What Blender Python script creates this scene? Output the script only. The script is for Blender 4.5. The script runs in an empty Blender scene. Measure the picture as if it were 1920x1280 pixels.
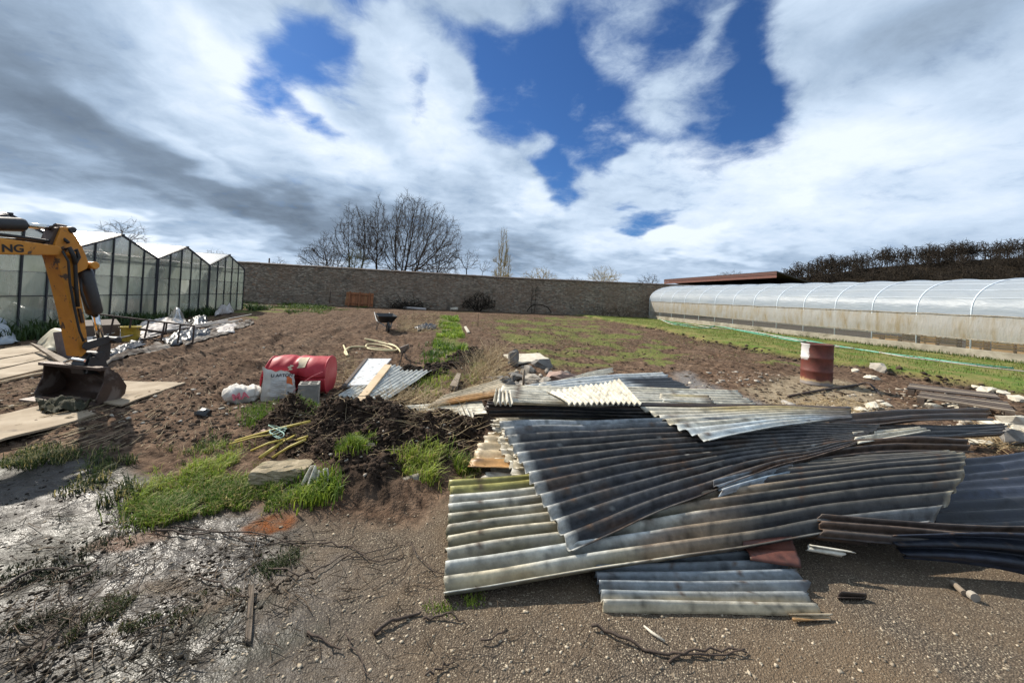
import bpy, bmesh, math, random
import numpy as np
from mathutils import Vector, Matrix
random.seed(7); RNG = np.random.default_rng(11)
SC = bpy.context.scene; COL = SC.collection
PI = math.pi; R = math.radians

# ------------------------------------------------------------------ camera
EYE, FPX, CXP = 1.62, 721.0, 960.0
ROLL, PITCH, YAW = 0.048, R(1.0), R(12.478)
CYP = 542.1
_f = Vector((math.sin(YAW)*math.cos(PITCH), math.cos(YAW)*math.cos(PITCH), math.sin(PITCH)))
_r = Vector((math.cos(YAW), -math.sin(YAW), 0)); _u = _r.cross(_f)
_c, _s = math.cos(ROLL), math.sin(ROLL)
RT, UP = _r*_c + _u*_s, _u*_c - _r*_s
cam = bpy.data.cameras.new('camera'); camo = bpy.data.objects.new('camera', cam); COL.objects.link(camo)
cam.sensor_width = 36.0; cam.sensor_fit = 'HORIZONTAL'; cam.lens = FPX/1920*36
cam.shift_y = -(640-CYP)/1920; cam.clip_start = 0.05; cam.clip_end = 6000
m = Matrix((RT, UP, -_f)).transposed().to_4x4(); m.translation = (0, 0, EYE); camo.matrix_world = m
SC.camera = camo
def ray(px, py): return _f + RT*((px-CXP)/FPX) - UP*((py-CYP)/FPX)
def P(px, py, z=0.0):                      # the point of height z seen at that place of the photograph
    d = ray(px, py); t = (z-EYE)/d.z; return Vector((d.x*t, d.y*t, z))
def PY(px, py, Y):
    d = ray(px, py); t = Y/d.y; return Vector((d.x*t, Y, EYE+d.z*t))
def PX(px, py, X):
    d = ray(px, py); t = X/d.x; return Vector((X, d.y*t, EYE+d.z*t))
def PP(px, py, c, n):
    d = ray(px, py); o = Vector((0, 0, EYE)); t = (c-o).dot(n)/d.dot(n); return o + d*t

# ------------------------------------------------------------------ colour management, sun
SC.view_settings.view_transform = 'Standard'; SC.view_settings.look = 'None'
SC.view_settings.exposure = 0.5; SC.view_settings.gamma = 1.0; SC.view_settings.use_curve_mapping = False
SC.cycles.max_bounces = 5; SC.cycles.diffuse_bounces = 2; SC.cycles.glossy_bounces = 2; SC.cycles.transmission_bounces = 3; SC.cycles.transparent_max_bounces = 10
SC.cycles.use_adaptive_sampling = True; SC.cycles.adaptive_threshold = 0.02; SC.cycles.caustics_reflective = False; SC.cycles.caustics_refractive = False
SUN_AZ, SUN_EL = R(-46), R(41)             # measured from +Y towards +X
sd = Vector((math.sin(SUN_AZ)*math.cos(SUN_EL), math.cos(SUN_AZ)*math.cos(SUN_EL), math.sin(SUN_EL)))
sun = bpy.data.lights.new('sun', 'SUN'); suno = bpy.data.objects.new('sun', sun); COL.objects.link(suno)
sun.energy = 5.0; sun.angle = R(0.6); sun.color = (1.0, 0.93, 0.82)
suno.rotation_euler = sd.to_track_quat('Z', 'Y').to_euler(); suno.location = sd*60

# ------------------------------------------------------------------ node helpers
class G:
    def __init__(s, nt): s.nt = nt; s.n = nt.nodes; s.l = nt.links
    def new(s, t): return s.n.new(t)
    def put(s, sock, v):
        if isinstance(v, bpy.types.NodeSocket): s.l.new(v, sock)
        elif v is not None:
            try: sock.default_value = v
            except Exception:
                sock.default_value = (v, v, v) if not hasattr(v, '__len__') else tuple(v)+(1,)
    def m(s, op, a, b=None, c=None, clamp=False):
        n = s.new('ShaderNodeMath'); n.operation = op; n.use_clamp = clamp
        for i, v in enumerate((a, b, c)):
            if v is not None: s.put(n.inputs[i], v)
        return n.outputs[0]
    def v(s, op, a, b=None, sc=None):
        n = s.new('ShaderNodeVectorMath'); n.operation = op
        s.put(n.inputs[0], a)
        if b is not None: s.put(n.inputs[1], b)
        if sc is not None: s.put(n.inputs['Scale'], sc)
        return n.outputs['Value'] if op in ('LENGTH', 'DOT_PRODUCT', 'DISTANCE') else n.outputs[0]
    def xyz(s, x, y, z=0.0):
        n = s.new('ShaderNodeCombineXYZ'); s.put(n.inputs[0], x); s.put(n.inputs[1], y); s.put(n.inputs[2], z); return n.outputs[0]
    def sep(s, a):
        n = s.new('ShaderNodeSeparateXYZ'); s.put(n.inputs[0], a); return n.outputs
    def noise(s, vec, scale, detail=4, rough=.55, dist=0.0, col=False):
        n = s.new('ShaderNodeTexNoise'); s.put(n.inputs['Vector'], vec); s.put(n.inputs['Scale'], scale)
        n.inputs['Detail'].default_value = detail; n.inputs['Roughness'].default_value = rough; n.inputs['Distortion'].default_value = dist
        return n.outputs[1] if col else n.outputs[0]
    def vor(s, vec, scale, feature='F1', out='Distance', rnd=1.0):
        n = s.new('ShaderNodeTexVoronoi'); n.feature = feature; s.put(n.inputs['Vector'], vec); s.put(n.inputs['Scale'], scale)
        n.inputs['Randomness'].default_value = rnd; return n.outputs[out]
    def mix(s, f, a, b, mode='MIX'):
        n = s.new('ShaderNodeMix'); n.data_type = 'RGBA'; n.blend_type = mode
        s.put(n.inputs[0], f)
        for i, v in ((6, a), (7, b)):
            s.put(n.inputs[i], v if isinstance(v, bpy.types.NodeSocket) or len(v) == 4 else tuple(v)+(1,))
        return n.outputs[2]
    def mr(s, v, a, b, c=0.0, d=1.0, smooth=False):
        n = s.new('ShaderNodeMapRange'); n.clamp = True
        if smooth: n.interpolation_type = 'SMOOTHSTEP'
        s.put(n.inputs[0], v)
        for i, x in enumerate((a, b, c, d)): s.put(n.inputs[i+1], x)
        return n.outputs[0]
    def attr(s, name):
        n = s.new('ShaderNodeAttribute'); n.attribute_name = name; return n
    def bump(s, h, strength=.5, dist=.02, normal=None):
        n = s.new('ShaderNodeBump'); n.inputs['Strength'].default_value = strength; n.inputs['Distance'].default_value = dist
        s.put(n.inputs['Height'], h)
        if normal is not None: s.put(n.inputs['Normal'], normal)
        return n.outputs[0]

# ------------------------------------------------------------------ world: sky with broken cloud
W = bpy.data.worlds.new('World'); SC.world = W; W.cycles.sampling_method = 'MANUAL'; W.cycles.sample_map_resolution = 512; W.use_nodes = True
g = G(W.node_tree); g.n.clear()
out = g.new('ShaderNodeOutputWorld'); bg = g.new('ShaderNodeBackground'); g.l.new(bg.outputs[0], out.inputs[0])
sky = g.new('ShaderNodeTexSky'); sky.sky_type = 'NISHITA'; sky.sun_disc = False
sky.sun_elevation = SUN_EL; sky.sun_rotation = SUN_AZ; sky.altitude = 100; sky.dust_density = 0.4; sky.ozone_density = 2.2
tc = g.new('ShaderNodeTexCoord'); d = g.v('NORMALIZE', tc.outputs['Generated'])
dx, dy, dz = g.sep(d)
az = g.m('ARCTAN2', dx, dy); el = g.m('ARCSINE', dz)
den = g.m('ADD', g.m('MAXIMUM', dz, 0.0), 0.22)
q = g.xyz(g.m('DIVIDE', dx, den), g.m('DIVIDE', dy, den), 0.0)
# streaks run with the wind from the left foreground to the right distance
qs = g.new('ShaderNodeMapping'); g.put(qs.inputs['Vector'], q); qs.inputs['Rotation'].default_value = (0, 0, R(-38)); qs.inputs['Scale'].default_value = (0.55, 1.25, 1)
qs = qs.outputs[0]
warp = g.noise(q, 2.0, 3, .6, col=True)
wv = g.v('SCALE', g.v('SUBTRACT', warp, (.5, .5, .5)), sc=.22)
ve = g.v('ADD', g.xyz(az, el, 0.0), wv)
n1 = g.noise(g.v('ADD', q, g.v('SCALE', wv, sc=1.6)), 2.2, 7, .62)
n2 = g.noise(qs, 1.5, 4, .55)
n3 = g.noise(g.v('ADD', q, g.v('SCALE', wv, sc=.8)), 7.0, 5, .68)
def aze(px, py):
    a = ray(px, py).normalized(); return math.atan2(a.x, a.y), math.asin(a.z)
def blob(px, py, rx, ry, rot=0.0):         # soft patch round a direction of the sky; rx, ry, rot in radians
    a, e = aze(px, py)
    n = g.new('ShaderNodeMapping'); n.vector_type = 'TEXTURE'; g.put(n.inputs['Vector'], ve)
    n.inputs['Location'].default_value = (a, e, 0); n.inputs['Rotation'].default_value = (0, 0, rot); n.inputs['Scale'].default_value = (rx, ry, 1)
    return g.mr(g.v('LENGTH', n.outputs[0]), 1.0, 0.25, 0.0, 1.0, True)
def total(parts):
    t = None
    for w, b in parts:
        x = g.m('MULTIPLY', b, w); t = x if t is None else g.m('ADD', t, x)
    return t
blue = total([(1.0, blob(985, 170, .22, .19, -.4)), (1.0, blob(1150, 230, .24, .15)), (1.0, blob(1360, 200, .15, .18)), (1.0, blob(1120, 70, .24, .16)), (.85, blob(880, 85, .17, .09, -.4)), (.8, blob(1330, 50, .2, .15)),
              (1.15, blob(590, 105, .14, .075, -.2)), (.95, blob(515, 170, .07, .08)), (1.0, blob(1200, 400, .085, .06)), (.95, blob(1050, 320, .14, .075, -.6)), (.85, blob(600, 215, .07, .05)), (.75, blob(690, 20, .16, .08)), (.75, blob(1430, 130, .13, .22)), (.5, blob(780, 130, .06, .10))])
blue = g.m('MINIMUM', blue, 1.25)
add = total([(.62, blob(1335, 110, .07, .14, .1)), (.66, blob(1255, 170, .12, .10, .4)), (.58, blob(1150, 60, .10, .12)), (1.1, blob(1002, 262, .07, .06)), (1.0, blob(850, 170, .09, .10, -.8)),
             (1.2, blob(730, 85, .13, .085, -.3)), (.85, blob(890, 12, .14, .06)), (1.1, blob(1200, 285, .055, .05)), (.6, blob(1480, 50, .08, .10, .4)), (1.0, blob(640, 190, .10, .06, -.5)), (.5, blob(1080, 195, .05, .04))])
cov = g.m('ADD', g.m('SUBTRACT', 1.55, g.m('MULTIPLY', blue, 1.52)), add)
cov = g.m('ADD', cov, g.m('MULTIPLY', g.m('SUBTRACT', n1, .5), 1.9))
cov = g.m('ADD', cov, g.m('MULTIPLY', g.m('SUBTRACT', n3, .5), 1.7))
dens = g.mr(cov, -.12, 1.42, 0, 1, True)
# brightness of the cloud itself
br = total([(-.20, blob(80, 250, .50, .16, -.35)), (-.26, blob(420, 345, .45, .10, -.38)), (-.30, blob(700, 430, .42, .10, -.12)), (-.18, blob(20, 60, .3, .25)), (-.24, blob(980, 470, .28, .07)),
            (.30, blob(330, 255, .24, .05, -.45)), (.25, blob(620, 250, .34, .10, -.5)), (.28, blob(830, 250, .22, .12, -.6)), (.16, blob(380, 90, .3, .14, -.3)),
            (.26, blob(1000, 370, .2, .06, -.3)), (.24, blob(1230, 450, .3, .07)), (.26, blob(90, 410, .40, .035, -.30)), (.20, blob(400, 475, .34, .03, -.12)), (.24, blob(1450, 340, .45, .2)), (.12, blob(1750, 250, .4, .25)),
            (-.16, blob(1680, 90, .32, .10, .3)), (-.12, blob(1640, 365, .12, .04)), (-.14, blob(1880, 40, .2, .2)), (.22, blob(720, 80, .2, .1, -.3)), (-.12, blob(1420, 490, .3, .03))])
b0 = g.m('ADD', .64, br)
calm = g.m('SUBTRACT', 1.0, g.m('MULTIPLY', .62, blob(1680, 260, .75, .42)))
b0 = g.m('ADD', b0, g.m('MULTIPLY', calm, g.m('MULTIPLY', g.m('SUBTRACT', n2, .5), .55)))
b0 = g.m('ADD', b0, g.m('MULTIPLY', calm, g.m('MULTIPLY', g.m('SUBTRACT', n1, .5), .70)))
b0 = g.m('ADD', b0, g.m('MULTIPLY', g.m('SUBTRACT', n3, .5), .30))
cr = g.new('ShaderNodeValToRGB'); g.put(cr.inputs[0], b0); e = cr.color_ramp.elements
e[0].position = 0.0; e[0].color = (.17, .21, .26, 1); e[1].position = 1.0; e[1].color = (.98, 1.02, 1.06, 1)
for p_, c_ in ((.28, (.27, .335, .415, 1)), (.52, (.45, .55, .67, 1)), (.76, (.70, .80, .91, 1))):
    k = e.new(p_); k.color = c_
skyc = g.mix(1.0, g.v('SCALE', sky.outputs[0], sc=.105), (.36, .62, .98), 'MULTIPLY')
col = g.mix(dens, skyc, g.mix(1.0, cr.outputs[0], (.93, .985, 1.06), 'MULTIPLY'))
g.l.new(col, bg.inputs[0]); bg.inputs[1].default_value = 0.70

# ------------------------------------------------------------------ mesh helpers
def tag(o, label=None, cat=None, group=None, kind=None):
    if label: o['label'] = label
    if cat: o['category'] = cat
    if group: o['group'] = group
    if kind: o['kind'] = kind
    return o
def empty(name, loc, rz=0.0):
    o = bpy.data.objects.new(name, None); o.empty_display_size = .1; o.location = loc; o.rotation_euler = (0, 0, rz); COL.objects.link(o); return o
def thing(name, label, cat, loc, rz=0.0, group=None): return tag(empty(name, loc, rz), label, cat, group)
def wmat(o):
    m = Matrix.LocRotScale(o.location, o.rotation_euler, o.scale)
    return wmat(o.parent) @ m if o.parent else m
class MB:
    def __init__(s): s.v = []; s.f = []; s.c = None
    def add(s, vs, fs):
        b = len(s.v); s.v.extend(tuple(v) for v in vs); s.f.extend(tuple(b+i for i in f) for f in fs); return s
    def box(s, c, sz, M=None, bev=0.0):
        x, y, z = (q*.5 for q in sz); c = Vector(c)
        if bev > 0:
            bm = bmesh.new(); bmesh.ops.create_cube(bm, size=1)
            for v in bm.verts: v.co = Vector((v.co.x*sz[0], v.co.y*sz[1], v.co.z*sz[2]))
            bmesh.ops.bevel(bm, geom=bm.edges[:], offset=bev, segments=2, profile=.6, affect='EDGES')
            vs = [v.co.copy() for v in bm.verts]; bm.verts.index_update(); fs = [[v.index for v in f.verts] for f in bm.faces]; bm.free()
        else:
            vs = [Vector(p) for p in ((-x,-y,-z),(x,-y,-z),(x,y,-z),(-x,y,-z),(-x,-y,z),(x,-y,z),(x,y,z),(-x,y,z))]
            fs = [(0,3,2,1),(4,5,6,7),(0,1,5,4),(1,2,6,5),(2,3,7,6),(3,0,4,7)]
        return s.add([(M @ v if M else v)+c for v in vs], fs)
    def bar(s, a, b, w, h, up=(0,0,1)):    # a box from a to b, w across and h along up
        a, b = Vector(a), Vector(b); d = (b-a); L = d.length; d.normalize(); up = Vector(up)
        if abs(d.dot(up)) > .98: up = Vector((1,0,0))
        x = d.cross(up).normalized(); z = x.cross(d).normalized()
        M = Matrix((x, d, z)).transposed(); return s.box((a+b)/2, (w, L, h), M)
    def tube(s, pts, rad, n=8, cap=True):
        pts = [Vector(p) for p in pts]; k = len(pts); rad = rad if hasattr(rad, '__len__') else [rad]*k
        b = len(s.v); pu = None
        for i, p in enumerate(pts):
            t = (pts[min(i+1, k-1)]-pts[max(i-1, 0)]).normalized()
            u = pu - t*pu.dot(t) if pu else t.cross(Vector((0,0,1)) if abs(t.z) < .9 else Vector((1,0,0)))
            u.normalize(); pu = u; w = t.cross(u)
            for j in range(n):
                a = 2*PI*j/n; s.v.append(tuple(p+(u*math.cos(a)+w*math.sin(a))*rad[i]))
        for i in range(k-1):
            for j in range(n):
                s.f.append((b+i*n+j, b+i*n+(j+1)%n, b+(i+1)*n+(j+1)%n, b+(i+1)*n+j))
        if cap: s.f.append(tuple(b+j for j in range(n))[::-1]); s.f.append(tuple(b+(k-1)*n+j for j in range(n)))
        return s
    def lathe(s, prof, c, n=32, axis=None, cap=False):
        c = Vector(c); Q = Vector((0,0,1)).rotation_difference(Vector(axis)).to_matrix() if axis is not None else Matrix.Identity(3)
        b = len(s.v)
        for r, z in prof:
            for j in range(n):
                a = 2*PI*j/n; s.v.append(tuple(c+Q@Vector((r*math.cos(a), r*math.sin(a), z))))
        for i in range(len(prof)-1):
            for j in range(n): s.f.append((b+i*n+j, b+i*n+(j+1)%n, b+(i+1)*n+(j+1)%n, b+(i+1)*n+j))
        if cap: s.f.append(tuple(b+j for j in range(n))[::-1]); s.f.append(tuple(b+(len(prof)-1)*n+j for j in range(n)))
        return s
    def prism(s, poly, off):               # flat polygon in space, thickened by the vector off
        poly = [Vector(p) for p in poly]; off = Vector(off); n = len(poly)
        nn = Vector((0,0,0))
        for i in range(n): nn += poly[i].cross(poly[(i+1)%n])
        if nn.dot(off) < 0: poly = poly[::-1]
        return s.add(poly+[p+off for p in poly], [tuple(range(n))[::-1], tuple(range(n, 2*n))]+[(i, (i+1)%n, n+(i+1)%n, n+i) for i in range(n)])
    def grid(s, fn, nu, nv):               # fn(u,v) -> point
        b = len(s.v)
        for i in range(nu+1):
            for j in range(nv+1): s.v.append(tuple(fn(i/nu, j/nv)))
        for i in range(nu):
            for j in range(nv):
                a = b+i*(nv+1)+j; s.f.append((a, a+nv+1, a+nv+2, a+1))
        return s
    def build(s, name, mat, parent=None, smooth=False, local=False, loc=None, thick=0.0, bevel=0.0):
        me = bpy.data.meshes.new(name); vs = s.v
        o = bpy.data.objects.new(name, me)
        if parent is not None:
            o.parent = parent
            if not local:
                Mi = wmat(parent).inverted(); vs = [tuple(Mi @ Vector(v)) for v in vs]
        elif loc is not None:
            l = Vector(loc); o.location = l; vs = [tuple(Vector(v)-l) for v in vs]
        me.from_pydata(vs, [], s.f); me.update()
        if smooth: me.polygons.foreach_set('use_smooth', [True]*len(me.polygons))
        if mat: me.materials.append(mat)
        COL.objects.link(o)
        if thick:
            md = o.modifiers.new('thick', 'SOLIDIFY'); md.thickness = thick; md.offset = -1
        if bevel:
            md = o.modifiers.new('bev', 'BEVEL'); md.width = bevel; md.segments = 2; md.limit_method = 'ANGLE'
        return o
def bulk(name, V, F, mat, parent=None, attrs=None, smooth=False, loc=(0,0,0)):   # numpy arrays, faces all of one size
    me = bpy.data.meshes.new(name); V = np.asarray(V, np.float32); F = np.asarray(F, np.int32); k = F.shape[1]
    me.vertices.add(len(V)); me.vertices.foreach_set('co', (V-np.array(loc, np.float32)).ravel())
    me.loops.add(F.size); me.loops.foreach_set('vertex_index', F.ravel())
    me.polygons.add(len(F)); me.polygons.foreach_set('loop_start', np.arange(0, F.size, k, dtype=np.int32))
    if smooth: me.polygons.foreach_set('use_smooth', np.ones(len(F), bool))
    for nm, a in (attrs or {}).items():
        a = np.asarray(a, np.float32)
        if a.ndim == 1: at = me.attributes.new(nm, 'FLOAT', 'POINT'); at.data.foreach_set('value', a)
        else:
            at = me.attributes.new(nm, 'FLOAT_COLOR', 'POINT'); at.data.foreach_set('color', np.c_[a, np.ones(len(a))].astype(np.float32).ravel())
    me.update(calc_edges=True); me.validate()
    if mat: me.materials.append(mat)
    o = bpy.data.objects.new(name, me); o.parent = parent; o.location = loc; COL.objects.link(o); return o
def copy_tree(o, parent=None):
    c = o.copy(); COL.objects.link(c); c.parent = parent
    for ch in list(o.children): copy_tree(ch, c)
    return c

# numpy noise
_perm = RNG.permutation(512).astype(np.int64); _val = RNG.random(512)
def vnoise(x, y, seed=0):
    x = np.asarray(x, float)+seed*17.13; y = np.asarray(y, float)+seed*9.71
    xi = np.floor(x).astype(np.int64); yi = np.floor(y).astype(np.int64); fx = x-xi; fy = y-yi
    fx = fx*fx*fx*(fx*(fx*6-15)+10); fy = fy*fy*fy*(fy*(fy*6-15)+10)
    def h(a, b): return _val[(_perm[(a) & 511]+b*57) & 511]
    return (h(xi, yi)*(1-fx)+h(xi+1, yi)*fx)*(1-fy)+(h(xi, yi+1)*(1-fx)+h(xi+1, yi+1)*fx)*fy
def fbm(x, y, oct=5, seed=0, gain=.5, lac=2.1):
    t = 0; a = 1; s = 0; x = np.asarray(x, float); y = np.asarray(y, float)
    for i in range(oct): t = t+a*(vnoise(x, y, seed+i)-.5); s += a; a *= gain; x = x*lac+3.1; y = y*lac+1.7
    return t/s*2
def sstep(a, b, x):
    t = np.clip((x-a)/(b-a), 0, 1); return t*t*(3-2*t)
def polydist(x, y, poly):                  # signed distance, positive inside
    x = np.asarray(x, float); y = np.asarray(y, float); d = np.full(x.shape, 1e9); ins = np.zeros(x.shape, bool); n = len(poly)
    for i in range(n):
        ax, ay = poly[i]; bx, by = poly[(i+1) % n]; ex, ey = bx-ax, by-ay
        t = np.clip(((x-ax)*ex+(y-ay)*ey)/(ex*ex+ey*ey+1e-12), 0, 1); d = np.minimum(d, np.hypot(x-ax-ex*t, y-ay-ey*t))
        c = ((ay > y) != (by > y)) & (x < ex*(y-ay)/(ey+1e-12 if abs(ey) < 1e-12 else ey)+ax); ins ^= c
    return np.where(ins, d, -d)

# ------------------------------------------------------------------ materials
def principled(name):
    mt = bpy.data.materials.new(name); mt.use_nodes = True; gg = G(mt.node_tree); bs = gg.n['Principled BSDF']; return mt, gg, bs
def pm(name, c1, c2=None, scale=6.0, rough=.8, bump=.0, bscale=None, metal=0.0, spec=.5, c3=None, s3=3.0, t3=(.55, .65), detail=6, stretch=None, dist=.01):
    mt, gg, bs = principled(name); t = gg.new('ShaderNodeTexCoord').outputs['Object']
    if stretch: t = gg.v('MULTIPLY', t, stretch)
    c2 = c2 or tuple(x*.7 for x in c1)
    nz = gg.noise(t, scale, detail, .6); c = gg.mix(gg.mr(nz, .3, .7), c1, c2)
    if c3: c = gg.mix(gg.mr(gg.noise(t, s3, 5, .62, .6), t3[0], t3[1], 0, 1, True), c, c3)
    gg.put(bs.inputs['Base Color'], c); bs.inputs['Metallic'].default_value = metal; bs.inputs['Specular IOR Level'].default_value = spec
    gg.put(bs.inputs['Roughness'], gg.mr(nz, .3, .7, max(rough-.1, .05), min(rough+.1, 1)))
    if bump: gg.put(bs.inputs['Normal'], gg.bump(gg.noise(t, bscale or scale*3, 5, .65), bump, dist))
    return mt
def vcol(name, rough=.5, spec=.5, bump=.2, bscale=60, metal=0.0, var=.25, trans=0.0, attr='Col'):
    mt, gg, bs = principled(name); t = gg.new('ShaderNodeTexCoord').outputs['Object']
    a = gg.attr(attr).outputs['Color']; nz = gg.noise(t, bscale*.4, 6, .65)
    c = gg.mix(1.0, a, gg.mix(gg.mr(nz, .25, .75), (1-var,)*3, (1+var,)*3), 'MULTIPLY')
    gg.put(bs.inputs['Base Color'], c); bs.inputs['Metallic'].default_value = metal; bs.inputs['Specular IOR Level'].default_value = spec
    gg.put(bs.inputs['Roughness'], gg.mr(nz, .25, .75, max(rough-.12, .05), min(rough+.12, 1)))
    if bump: gg.put(bs.inputs['Normal'], gg.bump(gg.noise(t, bscale, 5, .65), bump, .008))
    if trans:
        o = gg.n['Material Output']; tr = gg.new('ShaderNodeBsdfTranslucent'); gg.put(tr.inputs[0], c); ms = gg.new('ShaderNodeMixShader')
        ms.inputs[0].default_value = trans; gg.l.new(bs.outputs[0], ms.inputs[1]); gg.l.new(tr.outputs[0], ms.inputs[2]); gg.l.new(ms.outputs[0], o.inputs[0])
    return mt

# ------------------------------------------------------------------ ground: zones and heights
def zone(pts): return [(p.x, p.y) for p in (P(a, b) for a, b in pts)]
Z_TAR = [(-14, 5.2), (-3.9, 4.15)] + zone([(180, 850), (330, 935), (480, 962), (620, 975), (770, 990), (850, 925)]) + [(1.2, 4.2), (3.5, 4.3), (4.6, 3.7), (8, 2.6), (30, 1.5), (30, -30), (-30, -30)]
Z_PILE = zone([(455, 790), (500, 765), (600, 752), (760, 757), (905, 775), (905, 880), (760, 905), (735, 960), (650, 950), (560, 885), (470, 835)])
Z_LAWN = [(14.6, 37), (13.6, 23)] + zone([(1250, 622), (1330, 643), (1400, 655), (1480, 672), (1600, 692), (1720, 712), (1920, 742)]) + [(13.6, 3), (15, -10), (60, -10), (60, 37)]
Z_MIX = zone([(915, 598), (1110, 592), (1190, 640), (1240, 690), (1000, 695), (940, 640)])
Z_MIX2 = zone([(1165, 610), (1300, 650), (1290, 690), (1180, 660)])
Z_WEED = zone([(826, 597), (858, 594), (872, 640), (878, 668), (836, 676), (808, 668), (818, 630)])
Z_SAND = zone([(1395, 735), (1450, 712), (1520, 705), (1600, 716), (1660, 740), (1640, 770), (1450, 772)])
Z_TRACK = zone([(1245, 700), (1275, 698), (1460, 770), (1380, 790)])
Z_LEFTG = [(-16.5, 36.4), (-11.0, 36.4)] + zone([(600, 577), (470, 600), (330, 620), (120, 640), (60, 660)]) + [(-9.5, 9), (-14, 5), (-30, 3), (-30, 36)]
Z_FG = zone([(185, 850), (300, 838), (430, 830), (475, 850), (560, 860), (640, 900), (640, 940), (560, 955), (430, 965), (330, 985), (250, 985), (170, 900)])
Z_BANK = zone([(440, 580), (560, 572), (640, 575), (610, 582), (470, 602)])
BUMPS = [(700, 800, .15, .55, .45, .26), (560, 790, .1, .28, .3, .22), (620, 815, .1, .3, .3, .12), (800, 830, .1, .45, .35, .16), (860, 800, .1, .3, .4, .12), (640, 880, .05, .4, .3, .10), (530, 800, .05, .2, .2, .10),
         (700, 920, .0, .5, .3, .07), (985, 690, .0, .55, .35, .10), (860, 672, 0, .5, .4, .14), (900, 640, 0, 1.0, .8, .10), (1640, 700, 0, .8, .5, .12), (1420, 712, 0, .6, .5, .12), (1400, 690, 0, 1.4, .6, .10),
         (460, 690, 0, .35, .3, .09), (760, 700, .0, .4, .3, .12), (820, 690, .0, .4, .3, .10), (800, 600, 0, 1.6, 2.2, .25), (1000, 585, 0, 4, 1.5, .25), (1150, 592, 0, 3.5, 1.5, .2)]
BW = [(P(a, b, z).x, P(a, b, z).y, rx, ry, h*(1.35 if k_ < 7 else 1)) for k_, (a, b, z, rx, ry, h) in enumerate(BUMPS)]
def zones(x, y):
    wx = fbm(x*1.3, y*1.3, 4, 3)*.30+fbm(x*6, y*6, 3, 7)*.06; wy = fbm(x*1.3, y*1.3, 4, 21)*.30+fbm(x*6, y*6, 3, 27)*.06
    far = np.clip(np.hypot(x, y)/6, .35, 3); X, Y = x+wx*far*.6, y+wy*far*.6
    z = {}
    z['tar'] = sstep(-.12, .14, polydist(X, Y, Z_TAR)); z['pile'] = sstep(-.12, .18, polydist(X, Y, Z_PILE))
    z['lawn'] = sstep(-.10, .10, polydist(x+wx*1.2, y+wy*.5, Z_LAWN))
    pat = fbm(x*.9, y*.9, 5, 41)
    z['grass'] = np.clip(sstep(-.6, .6, polydist(X, Y, Z_MIX))*sstep(-.3, .4, pat+.14)*.82 + sstep(-.5, .5, polydist(X, Y, Z_MIX2))*sstep(-.05, .4, pat+.06)*.85
                 + sstep(-.25, .25, polydist(X, Y, Z_WEED))*.9 + sstep(-.3, .4, polydist(X, Y, Z_FG))*sstep(-.35, .2, pat+.15)*.35 + sstep(-.5, .5, polydist(X, Y, Z_LEFTG))*.55*sstep(-.4, .3, pat) + sstep(-.3, .3, polydist(X, Y, Z_BANK))*.7*sstep(-.4, .3, pat)
                 + sstep(.24, .5, fbm(x*.8, y*.8, 4, 77))*.8*sstep(6, 8, y)*(x > 1.0), 0, 1)
    z['sand'] = sstep(-.25, .25, polydist(X, Y, Z_SAND)); z['track'] = sstep(-.2, .2, polydist(X, Y, Z_TRACK))
    return z
def height(x, y, z=None):
    x = np.asarray(x, float); y = np.asarray(y, float); z = z or zones(x, y)
    soil = fbm(x*1.1, y*1.1, 3, 5)*.045 + fbm(x*4.5, y*4.5, 4, 9)*.045 + np.abs(fbm(x*11, y*11, 3, 15))*.030
    rut = np.abs(fbm(x*2.6+y*.10+fbm(x*.4, y*.25, 3, 61)*1.2, y*.16, 3, 51))*.20-.06
    soil = soil + rut*sstep(5.6, 6.6, y)*sstep(-8.5, -7, x)*sstep(.3, -.8, x)*sstep(33, 26, y)
    soil = soil + sstep(2.5, 4, x)*sstep(6.5, 8, y)*(fbm(x*2.2, y*.9, 4, 33)*.06)
    h = soil*(1-z['tar']) + z['tar']*(fbm(x*1.0, y*1.0, 3, 6)*.010+fbm(x*9, y*9, 3, 8)*.005+sstep(-.2, -1.6, x)*(np.abs(fbm(x*3.2+y*1.5, y*3.2-x*1.5, 4, 19))*.045-.015))
    h = h*(1-z['lawn']) + z['lawn']*(.15*sstep(20.5, 14, x)+.015+fbm(x*2, y*2, 4, 12)*.025)
    for bx, by, rx, ry, bh in BW:
        q = ((x-bx)/rx)**2+((y-by)/ry)**2; e = np.exp(-q*1.1); h = h + bh*e*(1+.55*fbm(x*5, y*5, 4, 13))
    h = h + z['pile']*(np.abs(fbm(x*9, y*9, 4, 17))*.07+fbm(x*3, y*3, 3, 18)*.05+.02)
    h = h*(1-z['sand']*.6) + z['sand']*.01
    b = sstep(32, 36, y); h = h*(1-b*.7)
    return h
def H(x, y): return float(height(np.array([x]), np.array([y]))[0])
def Pg(px, py, dz=0.0, it=4):              # the ground point seen at that place of the photograph
    z = 0.0
    for _ in range(it): p = P(px, py, z); z = H(p.x, p.y)
    p = P(px, py, z); p.z = z+dz; return p

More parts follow.
